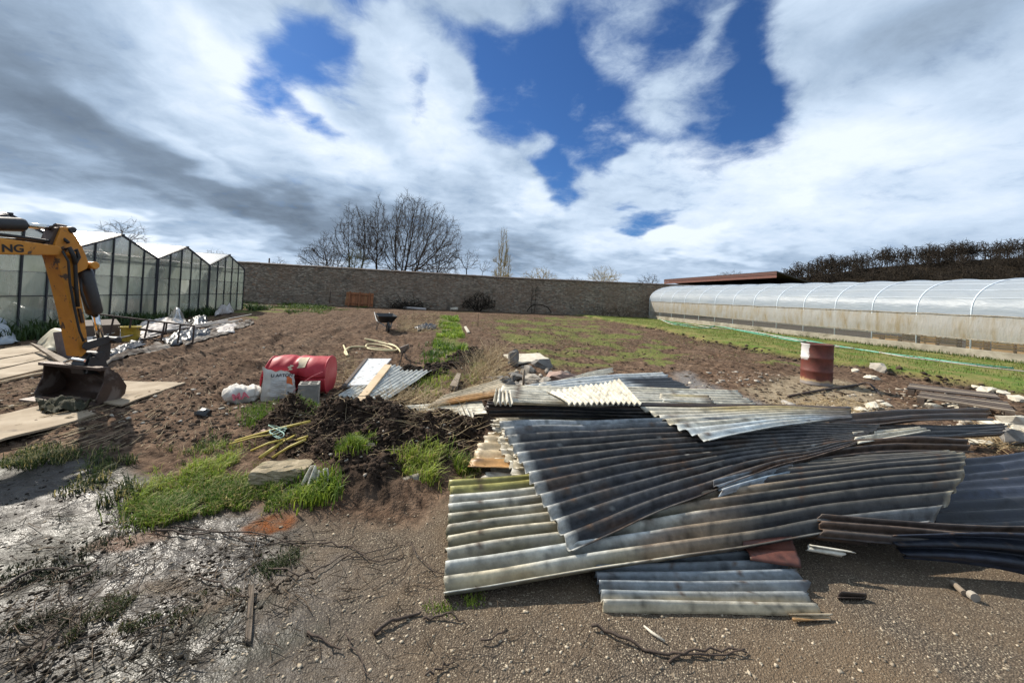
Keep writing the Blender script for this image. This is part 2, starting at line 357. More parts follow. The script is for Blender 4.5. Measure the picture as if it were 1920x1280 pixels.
NT, NR = 700, 520
front = np.linspace(-R(62), R(62), NT-80); back = np.linspace(R(62), 2*PI-R(62), 82)[1:-1]
th = np.concatenate([front, back])+YAW
r = np.concatenate([np.geomspace(.45, 62, NR-30), np.geomspace(66, 3000, 30)])
TH, RR = np.meshgrid(th, r); gx, gy = (RR*np.sin(TH)).ravel(), (RR*np.cos(TH)).ravel()
zz = zones(gx, gy); gh = height(gx, gy, zz); gh = np.where(np.hypot(gx, gy) > 62, 0.0, gh)
_gh2 = gh.reshape(NR, NT); _nf = len(front); _lr0 = math.log(.45); _dlr = (math.log(62)-_lr0)/(NR-31); _rM = NR-30
def hq(x, y):                              # quick bilinear look-up of the ground height in front of the viewer
    x = np.asarray(x, float); y = np.asarray(y, float); rr = np.clip((np.log(np.hypot(x, y)+1e-9)-_lr0)/_dlr, 0, _rM-1.001); tt = np.arctan2(x, y)-YAW; tt = (tt+PI) % (2*PI)-PI; k = np.clip((tt+R(62))/(2*R(62))*(_nf-1), 0, _nf-1.001)
    i = rr.astype(int); j = k.astype(int); a = rr-i; b = k-j; return (_gh2[i, j]*(1-b)+_gh2[i, j+1]*b)*(1-a)+(_gh2[i+1, j]*(1-b)+_gh2[i+1, j+1]*b)*a
def H(x, y): return float(hq(x, y))
gx = np.append(gx, 0.0); gy = np.append(gy, 0.0); gh = np.append(gh, 0.0)
i = np.arange(NR-1)[:, None]; j = np.arange(NT)[None, :]; jn = (j+1) % NT
F4 = np.stack([i*NT+j, i*NT+jn, (i+1)*NT+jn, (i+1)*NT+j], -1).reshape(-1, 4)[:, ::-1]
gc = len(gx)-1
mt, gg, bs = principled('ground'); t = gg.new('ShaderNodeTexCoord').outputs['Object']
A = {k: gg.attr(k).outputs['Fac'] for k in ('tar', 'pile', 'lawn', 'grass', 'sand', 'track', 'wet', 'rust', 'moss')}
nb = gg.noise(t, 1.1, 4, .65); nm = gg.noise(t, 9, 4, .68); nf = gg.noise(t, 46, 2, .7)
soil = gg.mix(gg.mr(nm, .32, .68), (.018, .010, .007), (.170, .108, .070))
soil = gg.mix(gg.mr(nb, .42, .62), soil, gg.mix(gg.mr(nm, .34, .66), (.050, .031, .020), (.215, .148, .102)))
# light straw and stone specks
vs = gg.vor(gg.v('MULTIPLY', t, (1.0, .55, 1.0)), 30); soil = gg.mix(gg.mr(vs, .12, .06), soil, (.30, .24, .17))
dark = gg.mix(gg.mr(nm, .35, .7), (.016, .011, .008), (.062, .042, .030)); soil = gg.mix(A['pile'], soil, dark)
gr = gg.mix(gg.mr(nf, .3, .7), (.055, .080, .018), (.17, .185, .055)); gr = gg.mix(gg.mr(nm, .45, .66), gr, (.17, .135, .065))
soil = gg.mix(gg.mr(gg.m('ADD', A['grass'], gg.m('MULTIPLY', gg.m('SUBTRACT', nm, .5), .9)), .45, .8), soil, gr)
lawn = gg.mix(gg.mr(nf, .3, .7), (.055, .105, .016), (.14, .20, .045)); lawn = gg.mix(gg.mr(nb, .40, .58), lawn, (.20, .18, .065)); lawn = gg.mix(gg.mr(nm, .60, .70), lawn, (.13, .09, .055))
soil = gg.mix(A['lawn'], soil, lawn)
sand = gg.mix(gg.mr(nm, .35, .7), (.20, .155, .10), (.33, .27, .19)); soil = gg.mix(gg.m('MULTIPLY', A['sand'], gg.mr(nm, .2, .55, .45, 1)), soil, sand)
soil = gg.mix(gg.m('MULTIPLY', A['track'], .7), soil, (.20, .19, .18))
# tarmac with worn aggregate
tw = t
cell = gg.vor(tw, 130, 'F1', 'Color'); cd = gg.vor(tw, 130); ch = gg.sep(cell)[0]
tar = gg.mix(gg.mr(ch, .1, .9), (.090, .072, .054), (.215, .172, .128)); tar = gg.mix(gg.mr(ch, .87, .95), tar, (.46, .39, .28))
tar = gg.mix(gg.mr(gg.sep(cell)[1], .5, 1, 0, .5), tar, (.17, .136, .10))
tar = gg.mix(gg.mr(cd, .42, .62), tar, (.062, .050, .039)); tar = gg.mix(gg.mr(nb, .35, .66, 0, .65), tar, (.155, .108, .066))
tar = gg.mix(gg.m('MULTIPLY', A['wet'], .78), tar, (.026, .024, .022))
tar = gg.mix(gg.m('MULTIPLY', A['moss'], gg.mr(nm, .3, .55)), tar, gg.mix(gg.mr(nf, .3, .7), (.014, .013, .008), (.040, .036, .020)))
tar = gg.mix(gg.m('MULTIPLY', A['rust'], gg.mr(nm, .32, .6, .2, 1)), tar, gg.mix(gg.mr(nf, .3, .7), (.11, .028, .008), (.22, .075, .02)))
base = gg.mix(A['tar'], soil, tar); gg.put(bs.inputs['Base Color'], base)
dry = gg.m('SUBTRACT', .97, gg.m('MULTIPLY', A['tar'], .22))
wetr = gg.m('MULTIPLY', gg.m('MAXIMUM', gg.m('MULTIPLY', A['wet'], A['tar']), gg.m('MULTIPLY', A['track'], .55)), gg.m('MULTIPLY', gg.mr(nm, .34, .54, .4, 1), gg.mr(nb, .34, .52, .35, 1)))
gg.put(bs.inputs['Roughness'], gg.m('SUBTRACT', dry, gg.m('MULTIPLY', wetr, .36)))
gg.put(bs.inputs['Specular IOR Level'], gg.m('ADD', .07, gg.m('MULTIPLY', wetr, .34)))
hs = gg.m('ADD', gg.m('MULTIPLY', nm, .9), gg.m('MULTIPLY', nf, .5))
dryf = gg.m('SUBTRACT', 1, gg.m('MULTIPLY', A['wet'], .8)); ht = gg.m('ADD', gg.m('MULTIPLY', gg.m('MULTIPLY', gg.m('SUBTRACT', 1, cd), dryf), .13), gg.m('MULTIPLY', nf, gg.m('MULTIPLY', dryf, .12))); ht = gg.m('ADD', ht, gg.m('MULTIPLY', nm, gg.m('ADD', .15, gg.m('MULTIPLY', A['wet'], .38))))
hh = gg.new('ShaderNodeMix'); gg.put(hh.inputs[0], A['tar']); gg.put(hh.inputs[2], hs); gg.put(hh.inputs[3], ht)
gg.put(bs.inputs['Normal'], gg.bump(hh.outputs[0], .95, .045))
M_GROUND = mt
def blobw(px, py, rx, ry, sx=1.0):
    p = P(px, py); q = np.sqrt(((gx-p.x)/rx)**2+((gy-p.y)/ry)**2)+fbm(gx*4, gy*4, 4, 71)*.55; return sstep(1.1, .7, q)
rust_ = np.maximum(blobw(520, 982, .17, .12), blobw(225, 1015, .22, .10)*.45)
wet = (1-rust_)*sstep(.25, -1.1, gx+fbm(gx*1.2, gy*1.2, 4, 81)*.7)*sstep(-.65, -.05, fbm(gx*1.6, gy*1.6, 4, 85)+.2)
rust = rust_
mossn = fbm(gx*1.4+gy*.8, gy*2.6-gx*1.1, 4, 91)
moss = sstep(.02, .34, mossn)*sstep(.2, -.8, gx)*.95
attrs = {k: np.append(zz[k], 0) for k in ('tar', 'pile', 'lawn', 'grass', 'sand', 'track')}; attrs.update(wet=wet, rust=rust, moss=moss)
gr_o = bulk('ground', np.c_[gx, gy, gh], F4, mt, attrs=attrs, smooth=True); gr_o['kind'] = 'structure'
ring0 = bulk('ground_patch', np.r_[np.c_[gx, gy, gh][:NT], [[0, 0, 0]]], np.array([[k, (k+1) % NT, NT] for k in range(NT)])[:, ::-1], mt, parent=gr_o, attrs={k: np.append(v[:NT], v[0]) for k, v in attrs.items()}, smooth=True)

# ------------------------------------------------------------------ back wall of rubble stone
mt, gg, bs = principled('rubble stone'); t = gg.new('ShaderNodeTexCoord').outputs['Object']
tv = gg.v('ADD', gg.v('MULTIPLY', t, (1, 1, 2.3)), gg.v('SCALE', gg.noise(t, 3, 4, .6, col=True), sc=.12))
cc = gg.sep(gg.vor(tv, 4.2, 'F1', 'Color')); ed = gg.vor(tv, 4.2, 'DISTANCE_TO_EDGE')
c = gg.mix(cc[0], (.15, .12, .088), (.42, .35, .265)); c = gg.mix(gg.mr(cc[1], .7, 1), c, (.30, .185, .115)); c = gg.mix(gg.mr(ed, .055, .02), c, (.25, .21, .165))
c = gg.mix(gg.mr(gg.noise(t, .45, 5, .6), .42, .66, 0, .5), c, (.26, .175, .115)); c = gg.mix(gg.mr(gg.noise(t, .8, 6, .65, .5), .56, .72, 0, .7), c, (.085, .078, .065))
gg.put(bs.inputs['Base Color'], c); bs.inputs['Roughness'].default_value = .95
gg.put(bs.inputs['Normal'], gg.bump(gg.m('ADD', gg.mr(ed, 0, .12), gg.m('MULTIPLY', gg.noise(t, 20, 4, .6), .4)), .9, .06)); M_STONE = mt
WX0, WX1, WY = -26.0, 40.0, 36.5
wall = thing('garden_wall', 'long rubble stone garden wall closing the back of the plot', 'wall', (0, WY, 0))
def wtop(x): return 3.36+.25*max(0, (x-8)/17) - .05
mb = MB(); mb.grid(lambda u, v: (WX0+(WX1-WX0)*u, WY+.05*float(vnoise(u*260, v*14, 5))-.03, -.2+(wtop(WX0+(WX1-WX0)*u)+.2)*v), 330, 16)
mb.grid(lambda u, v: (WX0+(WX1-WX0)*u, WY+.45*v, wtop(WX0+(WX1-WX0)*u)), 66, 2); mb.grid(lambda u, v: (WX0+(WX1-WX0)*(1-u), WY+.45, -.2+(wtop(WX1-(WX1-WX0)*u)+.2)*v), 66, 2)
mb.build('wall', M_STONE, wall)
M_COPE = pm('coping tile', (.055, .045, .038), (.10, .075, .06), 5, .9, .4)
me = None
for k in range(132):                       # weathered coping tiles along the top
    x = WX0+.25+k*.5
    if me is None:
        b = MB(); b.add([(-.255, -.09, 0), (.255, -.09, 0), (.255, .22, .09), (-.255, .22, .09), (.255, .54, 0), (-.255, .54, 0), (-.255, -.09, -.05), (.255, -.09, -.05), (.255, .54, -.05), (-.255, .54, -.05)],
              [(0, 1, 2, 3), (3, 2, 4, 5), (6, 7, 1, 0), (5, 4, 8, 9), (0, 3, 5, 9, 6), (1, 7, 8, 4, 2), (9, 8, 7, 6)])
        o = b.build('coping_tile', M_COPE, wall, local=True); me = o.data
    else: o = bpy.data.objects.new('coping_tile', me); o.parent = wall; COL.objects.link(o)
    o.location = (x, random.uniform(-.02, .02), wtop(x)+.052+random.uniform(-.012, .012)); o.rotation_euler = (random.uniform(-.03, .03), random.uniform(-.03, .03), random.uniform(-.03, .03))

# ------------------------------------------------------------------ glass greenhouse on the left
def sheetmat(name, col, tr=.3, tl=.4, gl=.1, rough=.15, dirt=(.3, .28, .2), ds=1.5, dt=(.5, .75), stretch=(1, 1, 1), dirtf=.8, wr=0.0):
    mt = bpy.data.materials.new(name); mt.use_nodes = True; gg = G(mt.node_tree); gg.n.clear(); o = gg.new('ShaderNodeOutputMaterial')
    t = gg.v('MULTIPLY', gg.new('ShaderNodeTexCoord').outputs['Object'], stretch)
    oi = gg.new('ShaderNodeObjectInfo').outputs['Random']; dn = gg.m('MULTIPLY', gg.mr(gg.noise(gg.v('ADD', t, gg.v('SCALE', gg.xyz(oi, oi, 0.0), sc=20)), ds, 4, .65, .3), dt[0], dt[1], 0, dirtf), gg.mr(oi, 0, 1, .55, 1.2)); c = gg.mix(dn, gg.mix(gg.mr(oi, 0, 1, 0, .35), col, dirt), dirt)
    nrm = gg.bump(gg.noise(t, 3.0, 4, .6), wr, .03) if wr else None
    def sh(kind, colr, **k):
        n = gg.new(kind); gg.put(n.inputs[0], colr)
        for a, b in k.items(): gg.put(n.inputs[a], b)
        if nrm is not None and 'Normal' in n.inputs: gg.put(n.inputs['Normal'], nrm)
        return n.outputs[0]
    def mx(f, a, b): n = gg.new('ShaderNodeMixShader'); gg.put(n.inputs[0], f); gg.l.new(a, n.inputs[1]); gg.l.new(b, n.inputs[2]); return n.outputs[0]
    s = mx(tl, sh('ShaderNodeBsdfDiffuse', c), sh('ShaderNodeBsdfTranslucent', c))
    s = mx(gg.m('MULTIPLY', tr, gg.m('SUBTRACT', 1, dn)), s, sh('ShaderNodeBsdfTransparent', (1, 1, 1, 1)))
    lw = gg.new('ShaderNodeLayerWeight'); lw.inputs[0].default_value = .3
    s = mx(gg.m('MULTIPLY', gg.m('ADD', lw.outputs['Fresnel'], .04), gl*10, clamp=True), s, sh('ShaderNodeBsdfGlossy', (1, 1, 1, 1), Roughness=rough)); gg.l.new(s, o.inputs[0]); return mt
M_GLASS = sheetmat('dirty greenhouse glass', (.74, .82, .78), .70, .80, .05, .06, (.46, .50, .40), 1.1, (.42, .78), (1, 1.6, .5), .8)
M_GROOF = sheetmat('greenhouse roof glass', (.84, .88, .90), .66, .6, .14, .25, (.5, .5, .46), 2.0, (.6, .8), (1, 1, 1), .5)
M_DKFRAME = pm('dark steel frame', (.012, .014, .020), (.03, .03, .036), 8, .55)
M_FILM_IN = sheetmat('hanging film', (.90, .96, .92), .24, .80, .03, .3, (.40, .43, .34), .9, (.40, .75), (1, 2.2, .3), .85, .8)
GX, GD = -10.8, 13.0; ghouse = thing('greenhouse', 'glass greenhouse with four peaked roof bays and thin black frame', 'greenhouse', (GX, 16.6, 0))
YV = [26.2-3.85*k for k in range(6)]; EAVE, RIDGE, NP = 2.44, 3.12, 5
def gz_(y, a): w = abs(y-(a+1.925))/1.925; return RIDGE-(RIDGE-EAVE)*w
rails = MB()
for k in range(5):
    a = YV[k+1]; b = YV[k]
    for q in range(NP+1):
        y = a+.04+(b-a-.08)*q/NP; zt = gz_(y, a)
        MB().box((GX, y, zt/2-.05), (.06, .05, zt+.1)).build('post', M_DKFRAME, ghouse)
    for q in range(NP):
        y0 = a+.04+(b-a-.08)*q/NP+.026; y1 = a+.04+(b-a-.08)*(q+1)/NP-.026
        cuts = [0, .97, 1.645, EAVE-.02]
        for w in range(3):
            if k == 1 and q == 2 and w == 1: continue          # the missing pane
            jx = GX+random.uniform(-.008, .008)
            MB().box((jx, (y0+y1)/2, (cuts[w]+cuts[w+1])/2), (.005, y1-y0, cuts[w+1]-cuts[w]-.025)).build('pane', M_GLASS, ghouse)
        pts = [(GX+.002, y0, EAVE+.01), (GX+.002, y1, EAVE+.01), (GX+.002, y1, gz_(y1, a)-.02)]
        if y0 < a+1.925 < y1: pts.append((GX+.002, a+1.925, RIDGE-.02))
        pts.append((GX+.002, y0, gz_(y0, a)-.02)); MB().prism(pts, (.004, 0, 0)).build('gable_pane', M_GLASS, ghouse)
    m_ = a+1.925
    for bb in range(5):
        xx = GX-bb*GD/4
        MB().bar((xx, a+.002, EAVE), (xx, m_, RIDGE), .05, .06).bar((xx, m_, RIDGE), (xx, b-.002, EAVE), .05, .06).build('rafter', M_DKFRAME, ghouse)
    MB().bar((GX+.06, m_, RIDGE+.03), (GX-GD, m_, RIDGE+.03), .05, .05).build('ridge_bar', M_DKFRAME, ghouse)
    for w in range(8):
        x0 = GX-w*GD/8; x1 = x0-GD/8
        for s_, e_ in ((a, 0), (b, 1)):
            y0, y1 = (a+.02, m_-.03) if not e_ else (b-.02, m_+.03)
            MB().prism([(x0-.02, y0, EAVE+.04), (x1+.02, y0, EAVE+.04), (x1+.02, y1, RIDGE+.04), (x0-.02, y1, RIDGE+.04)], (0, 0, .006)).build('roof_pane', M_GROOF, ghouse)
        if w: MB().bar((x0, a+.01, EAVE+.055), (x0, m_, RIDGE+.055), .028, .02).bar((x0, m_, RIDGE+.055), (x0, b-.01, EAVE+.055), .028, .02).build('glazing_bar', M_DKFRAME, ghouse)
    # hanging film just inside
    MB().grid(lambda u, v: (GX-.30-.12*float(vnoise(u*5+k*9, v*3)), a+.1+(b-a-.2)*u, 2.05*v+.02*math.sin(u*30)), 14, 8).build('film_curtain', M_FILM_IN, ghouse, smooth=True)
for z, h in ((.97, .03), (1.645, .022), (2.22, .045)):
    MB().bar((GX-.03, YV[-1], z), (GX-.03, YV[0], z), .02, h).build('rail', M_DKFRAME if z != 1.645 else M_GROOF, ghouse)
for y in YV: MB().bar((GX, y, EAVE-.03), (GX-GD, y, EAVE-.03), .08, .06).build('gutter', M_DKFRAME, ghouse)
for xx in (GX-GD,):
    MB().box((xx, (YV[0]+YV[-1])/2, 1.2), (.02, YV[0]-YV[-1], 2.4)).build('end_wall', M_GLASS, ghouse)
for y in (YV[0]+.012,):
    for w in range(10):
        x0 = GX-w*GD/10; MB().box((x0-GD/20, y, 1.2), (GD/10-.05, .005, 2.36)).build('side_pane', M_GLASS, ghouse); MB().box((x0-GD/10, y, 1.2), (.04, .05, 2.4)).build('side_post', M_DKFRAME, ghouse)

# ------------------------------------------------------------------ film tunnel on the right
M_FILM = sheetmat('tunnel film', (.58, .66, .75), .32, .45, .020, .38, (.46, .50, .53), .9, (.40, .72), (1.6, .5, 1.6), .8, 1.0)
M_FILMD = sheetmat('dirty side film', (.76, .75, .72), .28, .46, .03, .3, (.42, .34, .22), 1.2, (.42, .68), (1, 2.6, .7), .9, 1.0)
M_CLEAR = sheetmat('clear window film', (.45, .44, .40), .88, .5, .05, .15, (.35, .32, .25), 1.2, (.6, .85), (1, .4, 1), .6, .3)
M_HOOP = pm('galvanised hoop', (.70, .76, .82), (.60, .66, .72), 6, .5)
M_CONC = pm('pale concrete', (.40, .36, .28), (.25, .22, .17), 3, .9, .35, 30, c3=(.17, .15, .10), s3=1.2, t3=(.5, .7))
TX, TW, TY0, TY1 = 22.2, 7.6, 2.4, 35.2
tun = thing('polytunnel', 'long plastic film greenhouse tunnel on low concrete base wall', 'greenhouse', (TX+TW/2, 19, 0))
def tprof(s):                              # 0..1 left springing to ridge to right
    a = PI*s; x = TX+TW/2-math.cos(a)*TW/2*abs(math.cos(a))**(-.0); return x, 1.73+1.72*math.sin(a)**.82
hy = [11.52+1.823*k for k in range(-5, 14)]
def film_y(v): return TY0+(TY1-TY0)*v
NV = 180
def sag(y): d_ = min(abs(y-h_) for h_ in hy); return .035*min(d_/.9, 1)
mb = MB(); mb.grid(lambda u, v: (lambda p: (p[0], film_y(v), p[1]-sag(film_y(v))+.02))(tprof(u)), 36, NV); mb.build('roof_film', M_FILM, tun, smooth=True)
mb = MB(); mb.grid(lambda u, v: (TX-.02-.05*math.sin(PI*u)+.02*float(vnoise(v*120, u*4, 3)), film_y(v), .72+(1.73-.72)*u), 8, NV*2); mb.build('side_film', M_FILMD, tun, smooth=True)
mb = MB(); mb.grid(lambda u, v: (TX+.0, film_y(v), .33+(.72-.33)*u), 2, 40); mb.build('window_film', M_CLEAR, tun, smooth=True)
mb = MB(); mb.grid(lambda u, v: (TX+TW, film_y(v), .33+1.40*u), 4, 60); mb.build('side_film', M_FILMD, tun, smooth=True)
for yy, fl in ((TY0, 1), (TY1, 0)):
    b = [(tprof(q/24)[0], yy, tprof(q/24)[1]) for q in range(25)]
    MB().prism([(TX+TW, yy, .1), (TX, yy, .1)]+b, (0, .006, 0)).build('end_film', M_FILMD, tun)
for y in hy:
    pts = [(TX+.01, y, .1), (TX+.01, y, 1.2)]+[(lambda p: (p[0], y, p[1]+.028))(tprof(q/30)) for q in range(31)]+[(TX+TW-.01, y, .1)]
    MB().tube(pts, .028, 6).build('hoop', M_HOOP, tun, smooth=True)
mb = MB(); mb.box((TX+.02, (TY0+TY1)/2, .10), (.16, TY1-TY0, .48)); mb.build('base_wall', M_CONC, tun, bevel=.012)
mb = MB(); mb.box((TX+TW, (TY0+TY1)/2, .10), (.16, TY1-TY0, .48)); mb.build('base_wall', M_CONC, tun, bevel=.012)
M_CLIP = pm('brown clamp rail', (.16, .12, .08), (.45, .40, .32), 9, .8)
mb = MB()
for q in range(60):
    y0 = TY0+(TY1-TY0)*q/60; y1 = TY0+(TY1-TY0)*(q+1)/60; mb.bar((TX-.035, y0, 1.735+.012*math.sin(q*1.7)), (TX-.035, y1, 1.735+.012*math.sin(q*1.7+1.7)), .03, .035)
mb.build('clamp_rail', M_CLIP, tun)
for s_ in (.11, .19, .27, .36):
    x, z = tprof(s_); MB().tube([(x, TY0+(TY1-TY0)*q/40, z+.02+.008*math.sin(q*2.1)) for q in range(41)], .010, 4).build('wire', M_HOOP, tun)
MB().box((TX+.004, (TY0+TY1)/2, .735), (.05, TY1-TY0, .03)).build('lath', M_CLIP, tun)
tf = MB().box((TX+TW/2, (TY0+TY1)/2, .16), (TW-.3, TY1-TY0-.3, .32)).build('tunnel_floor', pm('tunnel soil', (.10, .075, .055), (.16, .12, .09), 5, .95)); tf['kind'] = 'structure'

# wooden crates seen through the window band
M_CRATE = pm('crate wood', (.66, .43, .20), (.50, .31, .14), 8, .75, stretch=(1, 1, 6)); M_CRATE2 = pm('grey crate wood', (.34, .25, .16), (.24, .17, .10), 8, .8, stretch=(1, 1, 6))
def crate(loc, rz, L, hgt, mat, label, grp):
    t = thing('wooden_crate', label, 'crate', loc, rz, grp)
    for sx in (-.15, .15):
        for sy in (-L/2, L/2): MB().box((sx, sy, hgt/2), (.03, .03, hgt)).build('corner_post', mat, t, local=True)
    for s_ in (-.17, .17):
        for z in np.arange(.05, hgt-.01, .125): MB().box((s_, 0, z), (.012, L+.03, .085)).build('slat', mat, t, local=True)
    for s_ in (-1, 1):
        for z in np.arange(.05, hgt-.01, .125): MB().box((0, s_*(L/2+.022), z), (.33, .012, .085)).build('slat', mat, t, local=True)
    MB().box((0, 0, .006), (.33, L, .01)).build('base', mat, t, local=True)
CL = [(15.15, .34, .22, 0, 'short bright wooden crate farthest along the tunnel window'), (14.45, .5, .26, 0, 'small crate with a box on it, second from the far end'), (13.72, .55, .40, 1, 'solid looking brown crate behind the tunnel window, beside a dark gap'),
      (13.05, .5, .40, 0, 'greyish three slat crate just right of the brown crate'), (12.35, .52, .40, 1, 'dull three slat crate between two dark gaps'), (11.5, .5, .40, 0, 'orange slatted crate left of the mesh crate'), (10.72, .55, .41, 0, 'pale crate with a mesh front behind the tunnel window'), (10.05, .5, .4, 0, 'crate at the right edge of the photo in the tunnel')]
for y, L, hh_, q, lb in CL: crate((TX+.40, y, .322), random.uniform(-.05, .05), L, hh_, M_CRATE2 if q else M_CRATE, lb, 'crates inside the tunnel')

# ------------------------------------------------------------------ barn behind the tunnel
M_FASC = pm('red brown fascia', (.105, .040, .028), (.075, .03, .022), 3, .6); M_FASC2 = pm('lighter fascia', (.17, .065, .045), (.12, .05, .035), 3, .6); M_BARN = pm('dark barn cladding', (.035, .028, .024), (.05, .04, .032), 3, .85)
barn = thing('barn', 'low barn with red brown fascia and sloping roof behind the tunnel', 'barn', (50, 52, 0))
BX = 42.5; y0, y1 = PX(1461, 511, BX).y, PX(1249, 526, BX).y; zt = PX(1461, 510, BX).z; zb = PX(1249, 525, BX).z
MB().box((BX+8, (y0+y1)/2, 2.4), (15.2, y1-y0-.6, 4.8)).build('wall', M_BARN, barn)
MB().prism([(BX-.35, y0, zt-.05), (BX-.35, y1, zb-.05), (BX+16, y1, zb-3.4), (BX+16, y0, zt-3.4)], (0, 0, .16)).build('roof', M_BARN, barn)
MB().prism([(BX-.4, y0-.05, zt+.05), (BX-.4, y1, zb+.05), (BX-.4, y1, zb-.34), (BX-.4, y0-.05, zt-.34)], (-.04, 0, 0)).build('fascia_board', M_FASC, barn)
MB().prism([(BX-.36, y0-.02, zt-.36), (BX-.36, y1, zb-.36), (BX-.36, y1, zb-.72), (BX-.36, y0-.02, zt-.72)], (-.04, 0, 0)).build('fascia_board', M_FASC2, barn)
MB().tube([(BX-.3, y1+.1, zb-.5), (BX-.3, y1+.1, 0)], .10, 8).build('downpipe', M_HOOP, barn)

# ------------------------------------------------------------------ wooded hill to the right
M_HILL = pm('hill undergrowth', (.024, .019, .014), (.045, .034, .023), .15, 1.0, spec=.0)
hill_pts = [(1330, 580), (1440, 545), (1480, 528), (1560, 512), (1650, 498), (1740, 491), (1830, 484), (1920, 479), (2100, 468), (2400, 455)]
HY = 190
cr_ = [PP(a, b, Vector((150, HY, 0)), Vector((.25, .97, 0)).normalized()) for a, b in hill_pts]
def hill_p(u, v):
    k = u*(len(cr_)-1); i0 = min(int(k), len(cr_)-2); f_ = k-i0; p = cr_[i0].lerp(cr_[i0+1], f_); z = max(p.z, 0)
    q = p + Vector((.25, .97, 0))*((v-.55)*160); q.z = z*max(0, 1-abs(v-.55)/.55)**.9-.5 if v < .55 else z*(1-(v-.55)*.3)-.5; return q
ho = MB().grid(hill_p, 60, 24).build('hill', M_HILL, smooth=True); ho['kind'] = 'structure'

# ------------------------------------------------------------------ bare trees
def segs_mesh(S):                          # S: n x 8 (p0, p1, r0, r1) -> three sided tapered sticks
    S = np.asarray(S, float); p0, p1, r0, r1 = S[:, :3], S[:, 3:6], S[:, 6], S[:, 7]
    d = p1-p0; d /= np.linalg.norm(d, axis=1)[:, None]+1e-9
    a = np.where(np.abs(d[:, 2:3]) < .9, [[0, 0, 1.]], [[1., 0, 0]]); u = np.cross(d, a); u /= np.linalg.norm(u, axis=1)[:, None]+1e-9; w = np.cross(d, u)
    V = np.zeros((len(S), 6, 3))
    for k in range(3):
        c, s = math.cos(2*PI*k/3), math.sin(2*PI*k/3); off = u*c+w*s; V[:, k] = p0+off*r0[:, None]; V[:, 3+k] = p1+off*r1[:, None]
    b = (np.arange(len(S))*6)[:, None, None]; F = np.array([[0, 1, 4, 3], [1, 2, 5, 4], [2, 0, 3, 5]])[None]+b
    return V.reshape(-1, 3), F.reshape(-1, 4)
def grow(rng, S, p, d, L, r, lev, maxlev, spread, up, nseg=5, kids=3, rmin=.008, side=.75):
    pts = [p.copy()]; q = p.copy(); dd = d.copy(); rr = r
    for k in range(nseg):
        dd = dd+rng.normal(0, .09, 3)+np.array([0, 0, up*.10]); dd /= np.linalg.norm(dd); n = q+dd*L/nseg
        r2 = max(r*(1-.62*(k+1)/nseg), rmin*.6); S.append((lev, np.r_[q, n, rr, r2])); 
        if lev < maxlev and (k >= 1 or lev > 0):
            nk = kids if lev > 0 else kids-1
            for _ in range(nk if rng.random() < .8 else nk-1):
                ax = rng.normal(0, 1, 3); ax -= dd*ax.dot(dd); ax /= np.linalg.norm(ax); a = spread*rng.uniform(.55, 1.25)
                nd = dd*math.cos(a)+ax*math.sin(a); nd /= np.linalg.norm(nd); f = 1-.45*(k+1)/nseg
                grow(rng, S, n, nd, L*side*f*rng.uniform(.7, 1.1), max(r2*.62, rmin), lev+1, maxlev, spread, up, max(3, nseg-1), kids, rmin, side)
        q = n; rr = r2
    return S
M_BARK = pm('bark', (.026, .021, .017), (.05, .04, .031), 6, .95, spec=.1); M_TWIG = pm('twigs', (.062, .050, .039), (.11, .088, .066), 6, .95, spec=.1)
M_TWIGG = pm('budding twigs', (.10, .11, .045), (.16, .15, .07), 4, .9); M_TWIGY = pm('pale willow twigs', (.33, .26, .11), (.40, .33, .18), 4, .9); M_BARKD = pm('hill bark', (.022, .018, .014), (.050, .040, .030), 2, .95, spec=.1)
def colonize(rng, A, bases, dirs, th, step, di, dk, up, maxit=90, cap=9000):
    N = np.zeros((cap, 3)); par = np.full(cap, -1); n = 0; D = np.full(len(A), 1e9); I = np.zeros(len(A), int)
    def upd(i0, i1):
        d = np.linalg.norm(A[:, None]-N[None, i0:i1], axis=2); k = d.argmin(1); dm = d[np.arange(len(A)), k]; m_ = dm < D; D[m_] = dm[m_]; I[m_] = k[m_]+i0
    for b, dr in zip(bases, dirs):
        p = np.array(b, float); N[n] = p; pr = n; n += 1
        for k in range(max(1, int(th/step))): p = p+np.array(dr)*step+rng.normal(0, .05, 3)*step; N[n] = p; par[n] = pr; pr = n; n += 1
    upd(0, n)
    while D.min() > di*.6 and n < 400: pr = n-1; v = A.mean(0)-N[pr]; v = v/np.linalg.norm(v)+[0, 0, .6]; N[n] = N[pr]+v/np.linalg.norm(v)*step; par[n] = pr; n += 1; upd(n-1, n)
    alive = np.ones(len(A), bool)
    for it in range(maxit):
        act = alive & (D < di)
        if not act.any(): break
        acc = np.zeros((n, 3)); v = A[act]-N[I[act]]; v /= np.linalg.norm(v, axis=1)[:, None]+1e-9; np.add.at(acc, I[act], v); ids = np.unique(I[act])
        w = acc[ids]; w /= np.linalg.norm(w, axis=1)[:, None]+1e-9; w = w+np.array([0, 0, up])+rng.normal(0, .16, w.shape); w /= np.linalg.norm(w, axis=1)[:, None]
        q = N[ids]+w*step; m_ = min(len(q), cap-n); N[n:n+m_] = q[:m_]; par[n:n+m_] = ids[:m_]; upd(n, n+m_); n += m_; alive &= D > dk
        if n >= cap-5: break
    return N[:n], par[:n]
